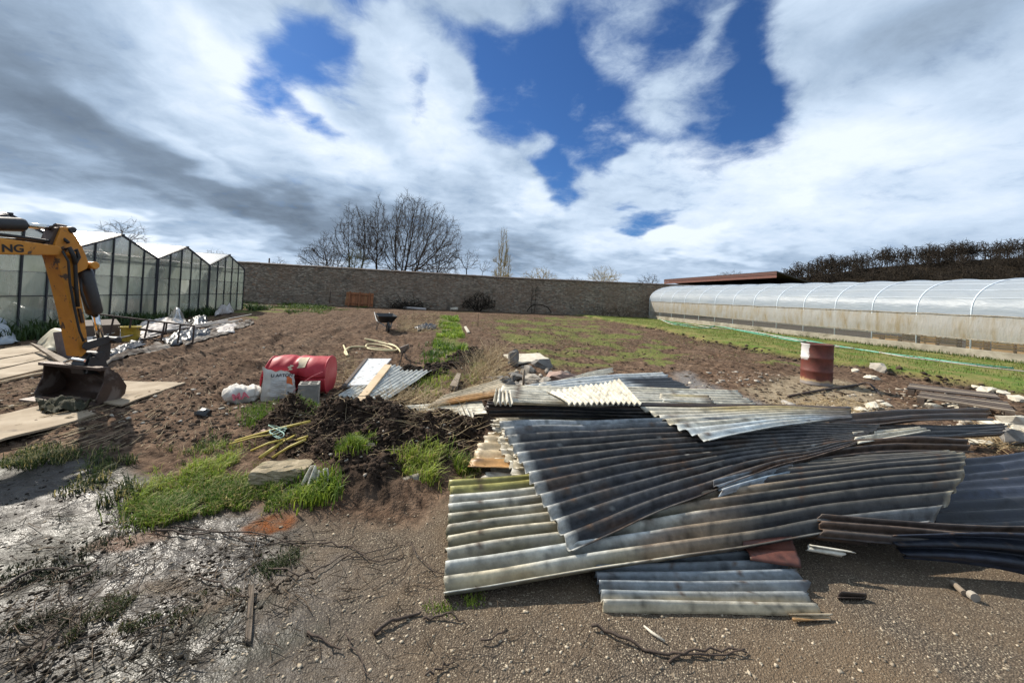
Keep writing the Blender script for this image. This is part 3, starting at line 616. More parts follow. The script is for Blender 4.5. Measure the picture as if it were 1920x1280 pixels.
def tree(name, label, px0, px1, ytop, ybot, Y, tpx, stems, seed, mt_, mc, npt=900, step=.3, rmin=.012, up=.25, lean=.25, th=.35, twig=(2, .45), top=1.0, group='bare trees beyond the wall', shape=1.0, gz0=0.0, dk=1.5):
    rng = np.random.default_rng(seed); xa, xb = PY(px0, 480, Y).x, PY(px1, 480, Y).x; zt, zb = PY((px0+px1)/2, ytop, Y).z, max(PY((px0+px1)/2, ybot, Y).z, gz0+.3); c = np.array([(xa+xb)/2, Y, zb]); rx = (xb-xa)/2; h = zt-zb
    v = rng.normal(0, 1, (npt, 3)); v /= np.linalg.norm(v, axis=1)[:, None]; v *= (rng.random(npt)**.42)[:, None]; v[:, 2] = np.abs(v[:, 2]); v *= (1.0+.34*fbm(v[:, 0]*2.2+seed, v[:, 2]*2.2+v[:, 1], 3, seed))[:, None]; w = (1-.55*(1-shape)*v[:, 2])[:, None]
    A = c+v*np.array([rx, rx*.8, h])*np.c_[w, w, np.ones(npt)]; low = rng.random(npt) < .16; A[low, 2] = zb-rng.random(low.sum())*min(h*.25, zb*.5)
    bx = PY(tpx, 500, Y).x; base = (bx, Y, gz0); bases, dirs = [], []
    for k in range(stems):
        a = 2*PI*k/stems+rng.uniform(-.5, .5); bases.append((bx+math.cos(a)*.12*(stems > 1), Y+math.sin(a)*.12*(stems > 1), gz0-.1)); dd = np.array([math.cos(a)*lean*(stems > 1)+(c[0]-bx)/max(h, 1)*.5, math.sin(a)*lean*(stems > 1), 1.]); dirs.append(dd/np.linalg.norm(dd))
    N, par = colonize(rng, A, bases, dirs, max(.3, (zb-gz0)*th*2), step, max(rx, h)*.9, step*dk, up)
    n = len(N); r = np.zeros(n); ch = np.bincount(par[par >= 0], minlength=n); e = 2.25
    for i_ in range(n-1, -1, -1):
        r[i_] = max(r[i_]**(1/e) if r[i_] > 0 else rmin, rmin)
        if par[i_] >= 0: r[par[i_]] += r[i_]**e
    k = par >= 0; S = np.c_[N[par[k]], N[k], np.minimum(r[par[k]], r[k]*1.5), r[k]]; d0 = N[k]-N[par[k]]; tip = np.where(r[k] < rmin*2.6)[0]; T = []
    for q in range(twig[0]):
        dd = d0[tip]/np.linalg.norm(d0[tip], axis=1)[:, None]+rng.normal(0, .55, (len(tip), 3))+[0, 0, up]; dd /= np.linalg.norm(dd, axis=1)[:, None]; L = twig[1]*rng.uniform(.4, 1.2, len(tip)); b0_ = N[k][tip]; T.append(np.c_[b0_, b0_+dd*L[:, None], np.full(len(tip), rmin*.75), np.full(len(tip), rmin*.4)])
    t = thing(name, label, 'tree', base, group=group); thick = r[k] > rmin*4
    for nm, Q, m_ in (('trunk', S[thick], mt_), ('crown', np.concatenate([S[~thick]]+T), mc)):
        if len(Q): V, F = segs_mesh(Q); bulk(nm, V-np.array(base), F, m_, parent=t)
    return len(S)+sum(len(q) for q in T)
nseg_total = 0
for args in [
    ('bare_tree', 'largest bare tree with a broad round crown behind the wall', 686, 862, 366, 482, 46, 752, 4, 3, M_BARK, M_TWIG, 4200, .26, .0115, .30, .22, .22, (3, .5), 1.0, 'bare trees beyond the wall', 1.0, 0.0, 1.2),
    ('bare_tree', 'tall open bare tree left of the broad crowned tree', 616, 716, 382, 468, 47, 672, 2, 5, M_BARK, M_TWIG, 1700, .28, .0115, .35, .12, .25, (3, .55), 1.0, 'bare trees beyond the wall', 1.0, 0.0, 1.2),
    ('bare_tree', 'slender bare tree between the open tree and the broad crown', 664, 738, 376, 470, 45, 712, 1, 6, M_BARK, M_TWIG, 800, .28, .0135, .4, .1, .3, (4, .55), 1.0, 'bare trees beyond the wall', 1.0, 0.0, 1.2),
    ('bare_tree', 'bushy greenish bare tree at the left end of the big group', 560, 662, 440, 500, 45, 625, 4, 8, M_BARK, M_TWIG, 1500, .23, .011, .2, .5, .1, (3, .45), 1.0, 'bare trees beyond the wall', 1.0, 0.0, 1.2),
    ('ivy_tree', 'small tree with fresh yellow green buds beneath the tall open tree', 648, 690, 468, 500, 43, 668, 3, 9, M_BARK, M_TWIGG, 500, .2, .014, .2, .2, .1, (4, .35)),
    ('bare_tree', 'low twiggy tree hugging the right foot of the big crown', 790, 862, 452, 505, 44, 812, 4, 10, M_BARK, M_TWIG, 900, .24, .014, .15, .5, .1, (2, .5)),
    ('bare_tree', 'small round bare tree between big crown and poplar', 856, 902, 464, 498, 52, 878, 2, 11, M_BARK, M_TWIG, 520, .28, .012, .3, .15, .2, (2, .5)),
    ('bare_tree', 'little bare tree just left of the poplar foot', 896, 924, 486, 506, 54, 908, 2, 12, M_BARK, M_TWIG, 260, .28, .012, .3, .15, .2, (2, .4)),
    ('poplar_tree', 'narrow pale upright poplar above the middle of the wall', 927, 962, 426, 512, 52, 938, 3, 13, M_TWIGY, M_TWIGY, 1500, .26, .017, 1.1, .06, .05, (4, .7), 1, 'bare trees beyond the wall', .25),
    ('willow_bush', 'ochre bush at the foot of the poplar', 918, 962, 500, 518, 50, 938, 5, 14, M_TWIGY, M_TWIGY, 340, .25, .015, .4, .4, .1, (3, .5)),
    ('willow_bush', 'low domed ochre bush peeping over the middle of the wall', 982, 1046, 506, 528, 52, 1012, 6, 15, M_TWIGY, M_TWIGY, 520, .26, .016, .3, .5, .1, (3, .45)),
    ('bare_tree', 'thin young tree with loose upright twigs over the wall', 1104, 1160, 502, 528, 54, 1125, 4, 16, M_TWIGG, M_TWIGY, 220, .3, .014, .8, .3, .1, (3, .8)),
    ('bare_tree', 'thin low bush between the domed bush and the young tree', 1062, 1100, 518, 530, 54, 1080, 4, 26, M_BARK, M_TWIG, 160, .28, .013, .4, .4, .1, (3, .5)),
    ('bare_tree', 'small bare tree nearest the barn roof', 1196, 1242, 514, 532, 60, 1218, 4, 17, M_BARK, M_TWIG, 420, .3, .015, .2, .4, .1, (3, .5)),
    ('bare_tree', 'dark bare tree above the first full greenhouse roof', 180, 276, 414, 446, 48, 228, 1, 18, M_BARK, M_TWIG, 700, .34, .014, .15, .3, .25, (3, .6)),
    ('bare_tree', 'low bare tree above the last greenhouse roof', 372, 440, 470, 484, 62, 412, 3, 19, M_BARK, M_TWIG, 420, .36, .015, .2, .4, .2, (2, .6)),
    ('bare_tree', 'small bare tree behind wall next to the greenhouse corner', 508, 544, 485, 496, 64, 526, 3, 20, M_BARK, M_TWIG, 260, .32, .015, .2, .4, .2, (2, .5)),
    ('bare_tree', 'low bare tree showing above the barn roof', 1348, 1404, 508, 520, 95, 1375, 3, 22, M_BARK, M_TWIG, 360, .5, .025, .2, .4, .2, (2, .8))]:
    nseg_total += tree(*args)
# the wood on the hill reads as one mass
rng = np.random.default_rng(5); TS = []
for k in range(8):
    v = rng.normal(0, 1, (130, 3)); v /= np.linalg.norm(v, axis=1)[:, None]; v *= (rng.random(130)**.4)[:, None]; v[:, 2] = np.abs(v[:, 2]); A_ = v*[2.6, 2.6, 5.0]+[0, 0, 3.2]
    N, par = colonize(rng, A_, [(0, 0, 0)], [(0, 0, 1.)], 2.4, .62, 6, .8, .2, 40, 900); q = par >= 0; S = np.c_[N[par[q]], N[q], np.full(q.sum(), .10), np.full(q.sum(), .075)]; d0 = N[q]-N[par[q]]
    tw = np.c_[N[q], N[q]+d0*.9+rng.normal(0, .45, (q.sum(), 3)), np.full(q.sum(), .055), np.full(q.sum(), .03)]; TS.append(np.r_[S, tw])
allS = []
for k in range(600):
    u = rng.uniform(.2, .95); v = .56-.40*rng.random()**1.2 if k % 4 else .55+rng.uniform(-.03, .05); p = np.array(hill_p(u, v)); S = TS[rng.integers(8)].copy()
    a = rng.uniform(0, 2*PI); c, s = math.cos(a), math.sin(a); Rm = np.array([[c, -s, 0], [s, c, 0], [0, 0, 1]]); sc = rng.uniform(.75, 1.5)
    S[:, :3] = S[:, :3]@Rm.T*sc+p; S[:, 3:6] = S[:, 3:6]@Rm.T*sc+p; S[:, 6:] *= sc; allS.append(S)
V, F = segs_mesh(np.concatenate(allS)); wo = bulk('wood', V, F, M_BARKD); tag(wo, 'dark leafless wood covering the hill on the right', 'wood', kind='stuff')
print('SEGS', nseg_total, len(V)//6)

# ================================================================== corrugated roofing sheets
M_SHEET = vcol('weathered corrugated sheet', .45, .4, .3, 45, 0, .35, .12); M_SOOT = vcol('sooty corrugated sheet', .44, .28, .3, 50, 0, .5)
CREAM, WHITE, GREY, BLUE = np.array((.58, .50, .345)), np.array((.60, .60, .56)), np.array((.33, .35, .36)), np.array((.28, .36, .43))
MOSS, BLACK, BROWN, OCH = np.array((.26, .24, .06)), np.array((.014, .0145, .016)), np.array((.10, .060, .036)), np.array((.42, .22, .07))
def lerp(a, b, f): return a*(1-f[..., None])+b*f[..., None]
def sheet(label, c, waves, amp, colf, mat=None, bow=(0, 0), ns=44, rag=(.0, .0), seed=0, name='corrugated_sheet', twist=None, thick=.006, warp=.022, group='loose corrugated roofing sheets', hole=None, eb=0.0):
    """c = corners s0t0, s1t0, s0t1, s1t1; ridges run along s. bow = (along s, across t at the s=1 end)"""
    p00, p10, p01, p11 = (np.array(P(*q)) for q in c); k = 8; nt = int(waves*k)
    s = np.linspace(0, 1, ns+1)[:, None]; t = np.linspace(0, 1, nt+1)[None, :]
    r0 = rag[0]*(vnoise(t*waves*1.7, 0*t+.5, seed)+.6*vnoise(t*waves*6, 0*t+.5, seed+4)); r1 = rag[1]*(vnoise(t*waves*1.7, 0*t+.5, seed+9)+.6*vnoise(t*waves*6, 0*t+.5, seed+13))
    S = r0+(1-r0-r1)*s; T = t+0*s
    L = max(np.linalg.norm(p10-p00), np.linalg.norm(p11-p01)); Wd = np.linalg.norm(p01-p00)
    B = p00*((1-S)*(1-T))[..., None]+p10*(S*(1-T))[..., None]+p01*((1-S)*T)[..., None]+p11*(S*T)[..., None]
    nrm = np.cross(p10-p00, p01-p00)+np.cross(p11-p01, p11-p10); nrm = nrm/np.linalg.norm(nrm); nrm = nrm*np.sign(nrm[2]+1e-9)
    ph = 2*PI*T*waves+.25*np.sin(S*2.2+seed)+.8*fbm(T*3+seed, S*.35, 2, seed+70)
    off = amp*np.cos(ph) + bow[0]*np.sin(PI*S) + bow[1]*np.sin(PI*np.clip(T, 0, 1))*S + warp*fbm(S*.9*L, T*2, 2, seed+2)
    if twist is not None: off = off+twist(S, T)
    V = B+nrm*(amp*np.cos(ph))[..., None]; V[..., 2] += off-amp*np.cos(ph)
    V = V+((p10-p00)/np.linalg.norm(p10-p00))*(eb*np.sin(PI*T)*S**3)[..., None]
    C = colf(S, T, L, waves, seed); sp = fbm(S*L*22, T*waves*3.2, 3, seed+80); C = C*(1-np.clip((sp-.22)*1.6, 0, .55))[..., None]; C = C*(1+.35*fbm(S*L*7, T*waves*1.1, 4, seed+84))[..., None]
    nl = np.exp(-((S[..., None]-np.array([.06, .36, .66, .94]))/.006)**2).max(-1)*(np.cos(2*PI*T*waves) > .7)*(vnoise(T*waves*1.01, S*0+.3, seed+3) > .45); C = lerp(C, BROWN*.9, np.clip(nl, 0, .9)); C = np.clip(C, 0, 1)
    i = np.arange(ns)[:, None]; j = np.arange(nt)[None, :]; a = i*(nt+1)+j
    F = np.stack([a, a+nt+1, a+nt+2, a+1], -1).reshape(-1, 4)
    if hole is not None:
        keep = ~hole(S[:-1, :-1], T[:-1, :-1]).ravel(); F = F[keep]
    loc = (p00+p11+p10+p01)/4; loc = np.array((loc[0], loc[1], 0.0))
    o = bulk(name, V.reshape(-1, 3), F, mat or M_SHEET, attrs={'Col': C.reshape(-1, 3)}, smooth=True, loc=tuple(loc))
    md = o.modifiers.new('thick', 'SOLIDIFY'); md.thickness = thick; md.offset = 0
    return tag(o, label, 'metal sheet' if mat is M_SOOT else 'roof sheet', group)
def streak(S, T, L, w, seed, fs=2.2, ft=2.0): return .5+.9*fbm(S*L*fs, T*w*ft, 4, seed+30)
def blot(S, T, L, w, seed, f=2.5): return .5+.8*fbm(S*L*f, T*w*.12*f*2, 5, seed+40)
def c_cream(S, T, L, w, seed):
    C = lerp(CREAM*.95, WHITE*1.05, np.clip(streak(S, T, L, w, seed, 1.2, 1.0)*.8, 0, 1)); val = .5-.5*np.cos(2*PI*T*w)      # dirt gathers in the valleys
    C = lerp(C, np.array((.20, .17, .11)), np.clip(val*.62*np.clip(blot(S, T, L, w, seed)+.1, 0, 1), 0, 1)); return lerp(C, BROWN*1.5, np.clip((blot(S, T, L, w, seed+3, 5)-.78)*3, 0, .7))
def c_white(S, T, L, w, seed): return lerp(c_cream(S, T, L, w, seed), WHITE*.5+CREAM*.62, np.full(S.shape, .55))
def c_grey(S, T, L, w, seed): return lerp(lerp(GREY, BLUE*.9, np.clip(streak(S, T, L, w, seed), 0, 1)), BROWN, np.clip((blot(S, T, L, w, seed)-.55)*2.0, 0, .8))
def c_black(S, T, L, w, seed):
    C = lerp(BLACK*1.6, BLACK*3.6, np.clip(streak(S, T, L, w, seed, 1.5, .8), 0, 1)); C = lerp(C, np.array((.125, .112, .095)), np.clip((np.cos(2*PI*T*w)-.40)*1.1, 0, .65)*np.clip(blot(S, T, L, w, seed+7, 3)+.2, 0, 1)); return lerp(C, BROWN*.7, np.clip((blot(S, T, L, w, seed+5)-.62)*2, 0, .6))  # paler crests paint the ridge highlights into the colour
def c_blueblack(S, T, L, w, seed): return lerp(np.array((.010, .011, .014)), np.array((.035, .042, .062)), np.clip(streak(S, T, L, w, seed, .8, .6), 0, 1))
def c_brown(S, T, L, w, seed): return lerp(c_black(S, T, L, w, seed), BROWN*1.2, np.clip(streak(S, T, L, w, seed, .6, .6)*1.1-.1, 0, 1))
def c_long(S, T, L, w, seed):                 # cream and mossy on the left, charred to the right
    C = lerp(c_cream(S, T, L, w, seed), BLUE*1.3, np.clip((streak(S, T, L, w, seed+6, .7, .5)-.6)*1.2, 0, .25))
    C = lerp(C, MOSS*1.25, np.clip(sstep(.24, .06, T)*sstep(.42, .1, S)*1.1*np.clip(blot(S, T, L, w, seed+8)+.35, 0, 1), 0, .9)); val = .5-.5*np.cos(2*PI*T*w)
    C = lerp(C, np.array((.075, .068, .030)), np.clip(val**.55*1.0*np.clip(blot(S, T, L, w, seed+2, 3)+.25, 0, 1), 0, .9)*sstep(.75, .2, S))  # valley dirt, darkened further to imitate the shading between ribs
    b = sstep(.43, .60, S+.16*fbm(T*w*.8, S*3, 4, seed+50)); C = lerp(C, BROWN*1.3, np.clip(sstep(.30, .46, S+.2*fbm(T*w*.8, S*3, 4, seed+51)), 0, .75)*(1-.3*val)); C = lerp(C, lerp(BLACK*2.0, np.array((.16, .142, .110)), np.clip((np.cos(2*PI*T*w)-.2)*.9, 0, .75)*np.clip(blot(S, T, L, w, seed+7, 3)+.3, 0, 1)), np.clip(b, 0, .97))  # tan crests on the charred part are painted ridge highlights
    C = lerp(C, CREAM*.8, sstep(.975, .99, S)*.7)  # thin pale edge highlight painted along the right end
    return lerp(C, GREY*.7, np.clip(sstep(.80, .95, T)*sstep(.6, .85, S)*.7, 0, 1))
def c_dark3(S, T, L, w, seed):                # black sheet with the pale overlap lip at its left end
    C = c_black(S, T, L, w, seed)*1.15; C = lerp(C, GREY*.9, sstep(.15, .02, T)*sstep(.9, .2, S)*.95); C = lerp(C, WHITE*.6, sstep(.032, .018, S)*.85)
    C = lerp(C, BROWN*1.5, sstep(.80, .98, T)*sstep(.15, .5, S)*.75*(.6+.4*fbm(S*6, T*20, 3, seed))); return lerp(C, WHITE*.75, np.clip((fbm(S*40, T*w*5, 2, seed+60)-.72)*6, 0, .7))
def c_s13(S, T, L, w, seed):
    C = lerp(lerp(c_grey(S, T, L, w, seed)*.8, GREY*.6, np.full(S.shape, .5)), CREAM, sstep(.55, .95, T+.15*fbm(S*4, T*6, 3, seed))*np.clip(.5-.5*np.cos(2*PI*T*w)+.35, 0, 1)); C = lerp(C, BLACK*2, sstep(.35, .05, T)*.5)
    return lerp(C, BLACK*3, sstep(.86, 1, S)*np.clip(blot(S, T, L, w, seed, 6), 0, 1)*.9)
def c_tan(S, T, L, w, seed): return lerp(lerp(c_cream(S, T, L, w, seed), np.array((.50, .38, .23)), np.full(S.shape, .55)), OCH, np.clip(sstep(.45, .85, T)*sstep(-.1, .4, blot(S, T, L, w, seed)-.25)*1.1, 0, .9))
def c_half(S, T, L, w, seed):                 # pale to the left, sooty to the right
    return lerp(lerp(WHITE*.95, GREY*1.3, np.clip(streak(S, T, L, w, seed), 0, 1)), BLACK*1.6, sstep(.52, .66, S+.05*fbm(T*10, S, 3, seed))*sstep(.12, .3, T))
def c_overlay(S, T, L, w, seed):
    C = lerp(c_cream(S, T, L, w, seed), BLUE*1.3, np.clip(sstep(.35, .8, T)*.65*np.clip(streak(S, T, L, w, seed)+.2, 0, 1), 0, 1)); C = lerp(C, np.array((.5, .38, .14)), sstep(.35, .05, T)*sstep(.15, .4, S)*.65); return lerp(C, BROWN, sstep(.62, .9, S)*.7)

# bottom of the heap first
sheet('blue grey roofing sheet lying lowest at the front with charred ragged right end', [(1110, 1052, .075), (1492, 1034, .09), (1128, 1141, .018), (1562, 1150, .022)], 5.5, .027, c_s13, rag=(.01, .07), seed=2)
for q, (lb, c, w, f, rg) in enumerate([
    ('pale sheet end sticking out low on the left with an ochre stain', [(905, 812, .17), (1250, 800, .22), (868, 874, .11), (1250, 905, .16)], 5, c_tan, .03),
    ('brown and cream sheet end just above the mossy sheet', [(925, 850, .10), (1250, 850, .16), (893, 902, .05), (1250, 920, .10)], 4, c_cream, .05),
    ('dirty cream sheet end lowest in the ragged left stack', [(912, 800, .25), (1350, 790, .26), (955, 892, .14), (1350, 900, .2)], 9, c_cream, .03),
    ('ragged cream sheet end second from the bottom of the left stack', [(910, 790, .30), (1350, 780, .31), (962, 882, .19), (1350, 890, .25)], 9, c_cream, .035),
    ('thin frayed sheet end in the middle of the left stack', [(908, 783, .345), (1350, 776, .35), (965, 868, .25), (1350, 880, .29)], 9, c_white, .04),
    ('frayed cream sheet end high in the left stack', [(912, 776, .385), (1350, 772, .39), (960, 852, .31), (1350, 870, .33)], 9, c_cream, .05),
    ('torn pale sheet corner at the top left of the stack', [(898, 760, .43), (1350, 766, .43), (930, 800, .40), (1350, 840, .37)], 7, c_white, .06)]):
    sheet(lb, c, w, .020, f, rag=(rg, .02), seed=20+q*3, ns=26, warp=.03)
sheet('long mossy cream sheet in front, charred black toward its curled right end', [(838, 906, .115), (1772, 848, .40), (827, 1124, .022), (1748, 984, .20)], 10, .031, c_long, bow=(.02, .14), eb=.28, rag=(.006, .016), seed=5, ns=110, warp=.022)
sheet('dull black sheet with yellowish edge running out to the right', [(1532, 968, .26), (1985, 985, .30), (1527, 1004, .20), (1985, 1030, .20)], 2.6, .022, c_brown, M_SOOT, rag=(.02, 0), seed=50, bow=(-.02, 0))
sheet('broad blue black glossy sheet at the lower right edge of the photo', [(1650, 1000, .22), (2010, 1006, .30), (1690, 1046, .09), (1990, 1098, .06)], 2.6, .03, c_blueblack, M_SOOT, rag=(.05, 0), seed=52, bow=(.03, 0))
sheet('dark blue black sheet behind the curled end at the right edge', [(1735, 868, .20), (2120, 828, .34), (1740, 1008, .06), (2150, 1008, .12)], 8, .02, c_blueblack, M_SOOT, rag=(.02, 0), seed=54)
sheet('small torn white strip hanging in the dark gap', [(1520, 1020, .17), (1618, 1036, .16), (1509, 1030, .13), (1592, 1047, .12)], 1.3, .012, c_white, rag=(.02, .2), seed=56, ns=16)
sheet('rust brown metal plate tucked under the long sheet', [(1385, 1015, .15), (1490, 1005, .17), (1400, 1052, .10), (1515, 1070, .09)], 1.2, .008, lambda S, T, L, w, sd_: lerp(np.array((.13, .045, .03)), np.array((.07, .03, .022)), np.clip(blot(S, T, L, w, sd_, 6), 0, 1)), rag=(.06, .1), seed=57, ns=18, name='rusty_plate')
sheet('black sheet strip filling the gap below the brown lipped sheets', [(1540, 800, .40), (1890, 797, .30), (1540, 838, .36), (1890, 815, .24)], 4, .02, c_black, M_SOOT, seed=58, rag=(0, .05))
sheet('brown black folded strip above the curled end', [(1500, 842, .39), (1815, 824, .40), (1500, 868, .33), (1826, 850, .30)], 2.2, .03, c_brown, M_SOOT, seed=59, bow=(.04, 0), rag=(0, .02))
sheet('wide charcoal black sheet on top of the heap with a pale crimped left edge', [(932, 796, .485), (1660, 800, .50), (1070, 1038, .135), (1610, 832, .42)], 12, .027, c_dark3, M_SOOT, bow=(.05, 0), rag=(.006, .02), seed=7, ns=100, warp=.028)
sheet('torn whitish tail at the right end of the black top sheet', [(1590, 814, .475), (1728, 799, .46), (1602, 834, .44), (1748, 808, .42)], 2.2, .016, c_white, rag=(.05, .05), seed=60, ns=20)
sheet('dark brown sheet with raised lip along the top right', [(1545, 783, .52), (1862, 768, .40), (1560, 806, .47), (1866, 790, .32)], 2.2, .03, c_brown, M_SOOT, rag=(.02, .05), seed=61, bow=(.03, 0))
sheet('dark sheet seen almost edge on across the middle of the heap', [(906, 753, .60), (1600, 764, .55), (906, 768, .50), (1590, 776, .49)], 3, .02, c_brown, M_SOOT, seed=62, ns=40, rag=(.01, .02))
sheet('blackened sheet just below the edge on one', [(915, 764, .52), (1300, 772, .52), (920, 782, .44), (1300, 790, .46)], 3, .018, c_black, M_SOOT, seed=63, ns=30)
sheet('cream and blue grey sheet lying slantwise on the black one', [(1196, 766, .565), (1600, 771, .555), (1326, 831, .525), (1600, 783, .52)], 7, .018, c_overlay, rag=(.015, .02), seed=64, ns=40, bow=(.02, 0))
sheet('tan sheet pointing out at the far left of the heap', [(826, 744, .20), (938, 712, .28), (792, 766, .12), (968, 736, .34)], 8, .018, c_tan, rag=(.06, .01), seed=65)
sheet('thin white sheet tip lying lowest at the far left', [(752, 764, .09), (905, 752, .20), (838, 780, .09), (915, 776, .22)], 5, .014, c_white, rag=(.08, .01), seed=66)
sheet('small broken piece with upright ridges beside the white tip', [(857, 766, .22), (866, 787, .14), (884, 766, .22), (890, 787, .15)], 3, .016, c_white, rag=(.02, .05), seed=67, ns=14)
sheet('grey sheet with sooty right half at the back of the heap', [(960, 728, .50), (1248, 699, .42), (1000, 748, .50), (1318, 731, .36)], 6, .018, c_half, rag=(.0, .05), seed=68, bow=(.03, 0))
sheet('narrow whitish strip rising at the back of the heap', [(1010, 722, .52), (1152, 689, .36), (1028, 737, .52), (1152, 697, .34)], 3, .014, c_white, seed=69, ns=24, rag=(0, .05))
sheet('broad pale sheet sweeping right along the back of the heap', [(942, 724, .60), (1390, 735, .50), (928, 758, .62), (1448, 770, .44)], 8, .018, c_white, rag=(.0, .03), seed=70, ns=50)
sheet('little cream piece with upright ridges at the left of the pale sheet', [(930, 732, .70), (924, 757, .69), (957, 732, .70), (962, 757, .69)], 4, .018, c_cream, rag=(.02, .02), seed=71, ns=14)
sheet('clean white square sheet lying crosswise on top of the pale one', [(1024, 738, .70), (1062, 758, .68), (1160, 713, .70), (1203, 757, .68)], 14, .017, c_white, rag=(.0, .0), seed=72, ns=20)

sheet('torn brown sheet corner curling up at the top right of the heap', [(1690, 772, .40), (1800, 760, .46), (1700, 784, .34), (1806, 776, .36)], 1.6, .02, c_brown, M_SOOT, rag=(.1, .15), seed=73, ns=16)
sheet('short rusty cream offcut lying on the broad pale sheet', [(1230, 738, .56), (1335, 742, .54), (1240, 752, .54), (1350, 757, .52)], 3, .014, c_overlay, rag=(.06, .1), seed=74, ns=18)
sheet('sooty offcut poking out between the black sheet and the long mossy one', [(1330, 905, .34), (1480, 862, .38), (1345, 930, .29), (1500, 884, .34)], 2.5, .018, c_grey, rag=(.06, .08), seed=75, ns=20)
sheet('cracked strip of cream sheet in the lower right gap', [(1495, 986, .17), (1640, 1003, .17), (1492, 1006, .13), (1650, 1022, .12)], 1.5, .016, c_brown, rag=(.04, .2), seed=76, ns=18)
sheet('charred flake lying on the tarmac beside the lowest sheet', [(1570, 1112, .03), (1640, 1116, .03), (1565, 1124, .015), (1630, 1122, .015)], 1.2, .01, c_brown, rag=(.1, .2), seed=77, ns=12)
sheet('small burnt flake under the ragged end of the lowest sheet', [(1470, 1150, .03), (1580, 1150, .03), (1480, 1163, .012), (1575, 1162, .012)], 1.2, .01, c_tan, rag=(.1, .2), seed=78, ns=12)

# ================================================================== excavator
M_YEL = pm('worn yellow paint', (.60, .25, .022), (.45, .175, .02), 4, .5, .2, 40, c3=(.085, .048, .028), s3=9, t3=(.585, .64)); M_BLK = pm('black steel', (.014, .014, .016), (.035, .033, .032), 6, .5, .2, 30)
M_CHR = pm('chrome rod', (.75, .74, .70), (.6, .58, .54), 6, .18, metal=1.0); M_BUCK = pm('rusty bucket steel', (.085, .052, .036), (.050, .033, .026), 5, .6, .3, 25, metal=.35, c3=(.16, .13, .11), s3=3); M_RUB = pm('rubber hose', (.012, .012, .012), (.02, .02, .02), 9, .6); M_BLKP = pm('black lettering', (.012, .012, .012), (.012, .012, .012), 1, .6)
EN = Vector((.93, -.367, 0)).normalized(); EA = Vector((.367, .93, 0)).normalized(); EC = Vector((-4.24, 6.05, 0))
def ep(px, py, off=0.0): return PP(px, py, EC+EN*off, EN)
exc = thing('excavator', 'yellow excavator reaching its arm and bucket in from the left', 'excavator', EC-EA*4.6)
SW = .11
stk = [(117, 425), (128, 426), (141, 440), (155, 463), (162, 479), (167.5, 495.5), (164, 504), (146.5, 512), (152, 554), (161.5, 610), (165, 643), (165, 657), (154, 669), (150, 669), (133.6, 589), (119.5, 531), (107.8, 488), (102, 470), (104, 456), (110, 441)]
MB().prism([ep(a, b, SW) for a, b in stk], EN*(-2*SW)).build('stick', M_YEL, exc, bevel=.012)
b0_, b1_ = ep(0, 446, SW+.03), ep(103, 460, SW+.03); b2_, b3_ = ep(119, 472, SW+.03), ep(0, 477, SW+.03)
def ext(p, q, L): d_ = (q-p).normalized(); return q+d_*L
top_e, bot_e = ext(b1_, b0_, 1.5), ext(b2_, b3_, 1.5)
knee_t, knee_b = top_e-EA*.35-Vector((0, 0, .10)), bot_e-EA*.25-Vector((0, 0, .45)); root = EC-EA*3.9+EN*(SW+.03); root.z = 1.15
boom = [b1_, ep(114, 462, SW+.03), b2_, ep(112, 479, SW+.03), b3_, bot_e, knee_b, root+EA*.25, root-EA*.15, knee_t-Vector((0, 0, .05)), top_e, b0_]
bo = MB().prism(boom, EN*(-2*SW-.06)).build('boom', M_YEL, exc, bevel=.012)
bu = (b2_-b3_).normalized()
def txt(body, size, pos, xdir, ydir, mat, parent, ext_=.0005):
    cu = bpy.data.curves.new('lettering', 'FONT'); cu.body = body; cu.size = size; cu.extrude = ext_; cu.materials.append(mat); cu.offset = size*.03
    o = bpy.data.objects.new('lettering', cu); x = Vector(xdir).normalized(); y = Vector(ydir); y = (y-x*y.dot(x)).normalized(); z = x.cross(y)
    Mw = Matrix((x, y, z)).transposed().to_4x4(); Mw.translation = pos; o.parent = parent; COL.objects.link(o); o.matrix_local = wmat(parent).inverted() @ Mw; bpy.context.view_layer.update()
    me = bpy.data.meshes.new_from_object(o.evaluated_get(bpy.context.evaluated_depsgraph_get())); ml = o.matrix_local.copy(); bpy.data.objects.remove(o)
    o = bpy.data.objects.new('lettering', me); o.parent = parent; COL.objects.link(o); o.matrix_local = ml; return o
l0 = ep(3, 472.0, SW+.034); l1 = ep(40, 472.5, SW+.034); txt('NG', (ep(20, 457, SW+.034)-ep(20, 472, SW+.034)).length*1.32, l0, l1-l0, Vector((0, 0, 1)), M_BLKP, exc)
def pin(px, py, r, w, off=0.0, mat=M_BLK, nm='pin'): c_ = ep(px, py, 0); MB().tube([c_-EN*w, c_-EN*(w-.012), c_+EN*(w-.012), c_+EN*w], [r*.8, r, r, r*.8], 14).build(nm, mat, exc, smooth=False)
pin(115.5, 471.5, .05, SW+.05, mat=M_YEL); pin(163, 497, .048, SW+.03, mat=M_YEL); pin(122, 431, .04, SW+.02); pin(170, 665, .055, SW+.05)
c0_, c1_ = ep(-30, 419), ep(45, 421.5); MB().tube([ext(c1_, c0_, 1.2), c0_, c1_-(c1_-c0_).normalized()*.03, c1_], [.078, .078, .078, .066], 18).build('cylinder', M_BLK, exc, smooth=True); cy1 = bpy.data.objects['cylinder']
MB().tube([c1_, ep(104, 428)], .032, 14).build('piston_rod', M_CHR, cy1, smooth=True); MB().tube([ep(104, 428), ep(122, 430)], [.06, .055], 12).build('rod_eye', M_BUCK, exc)
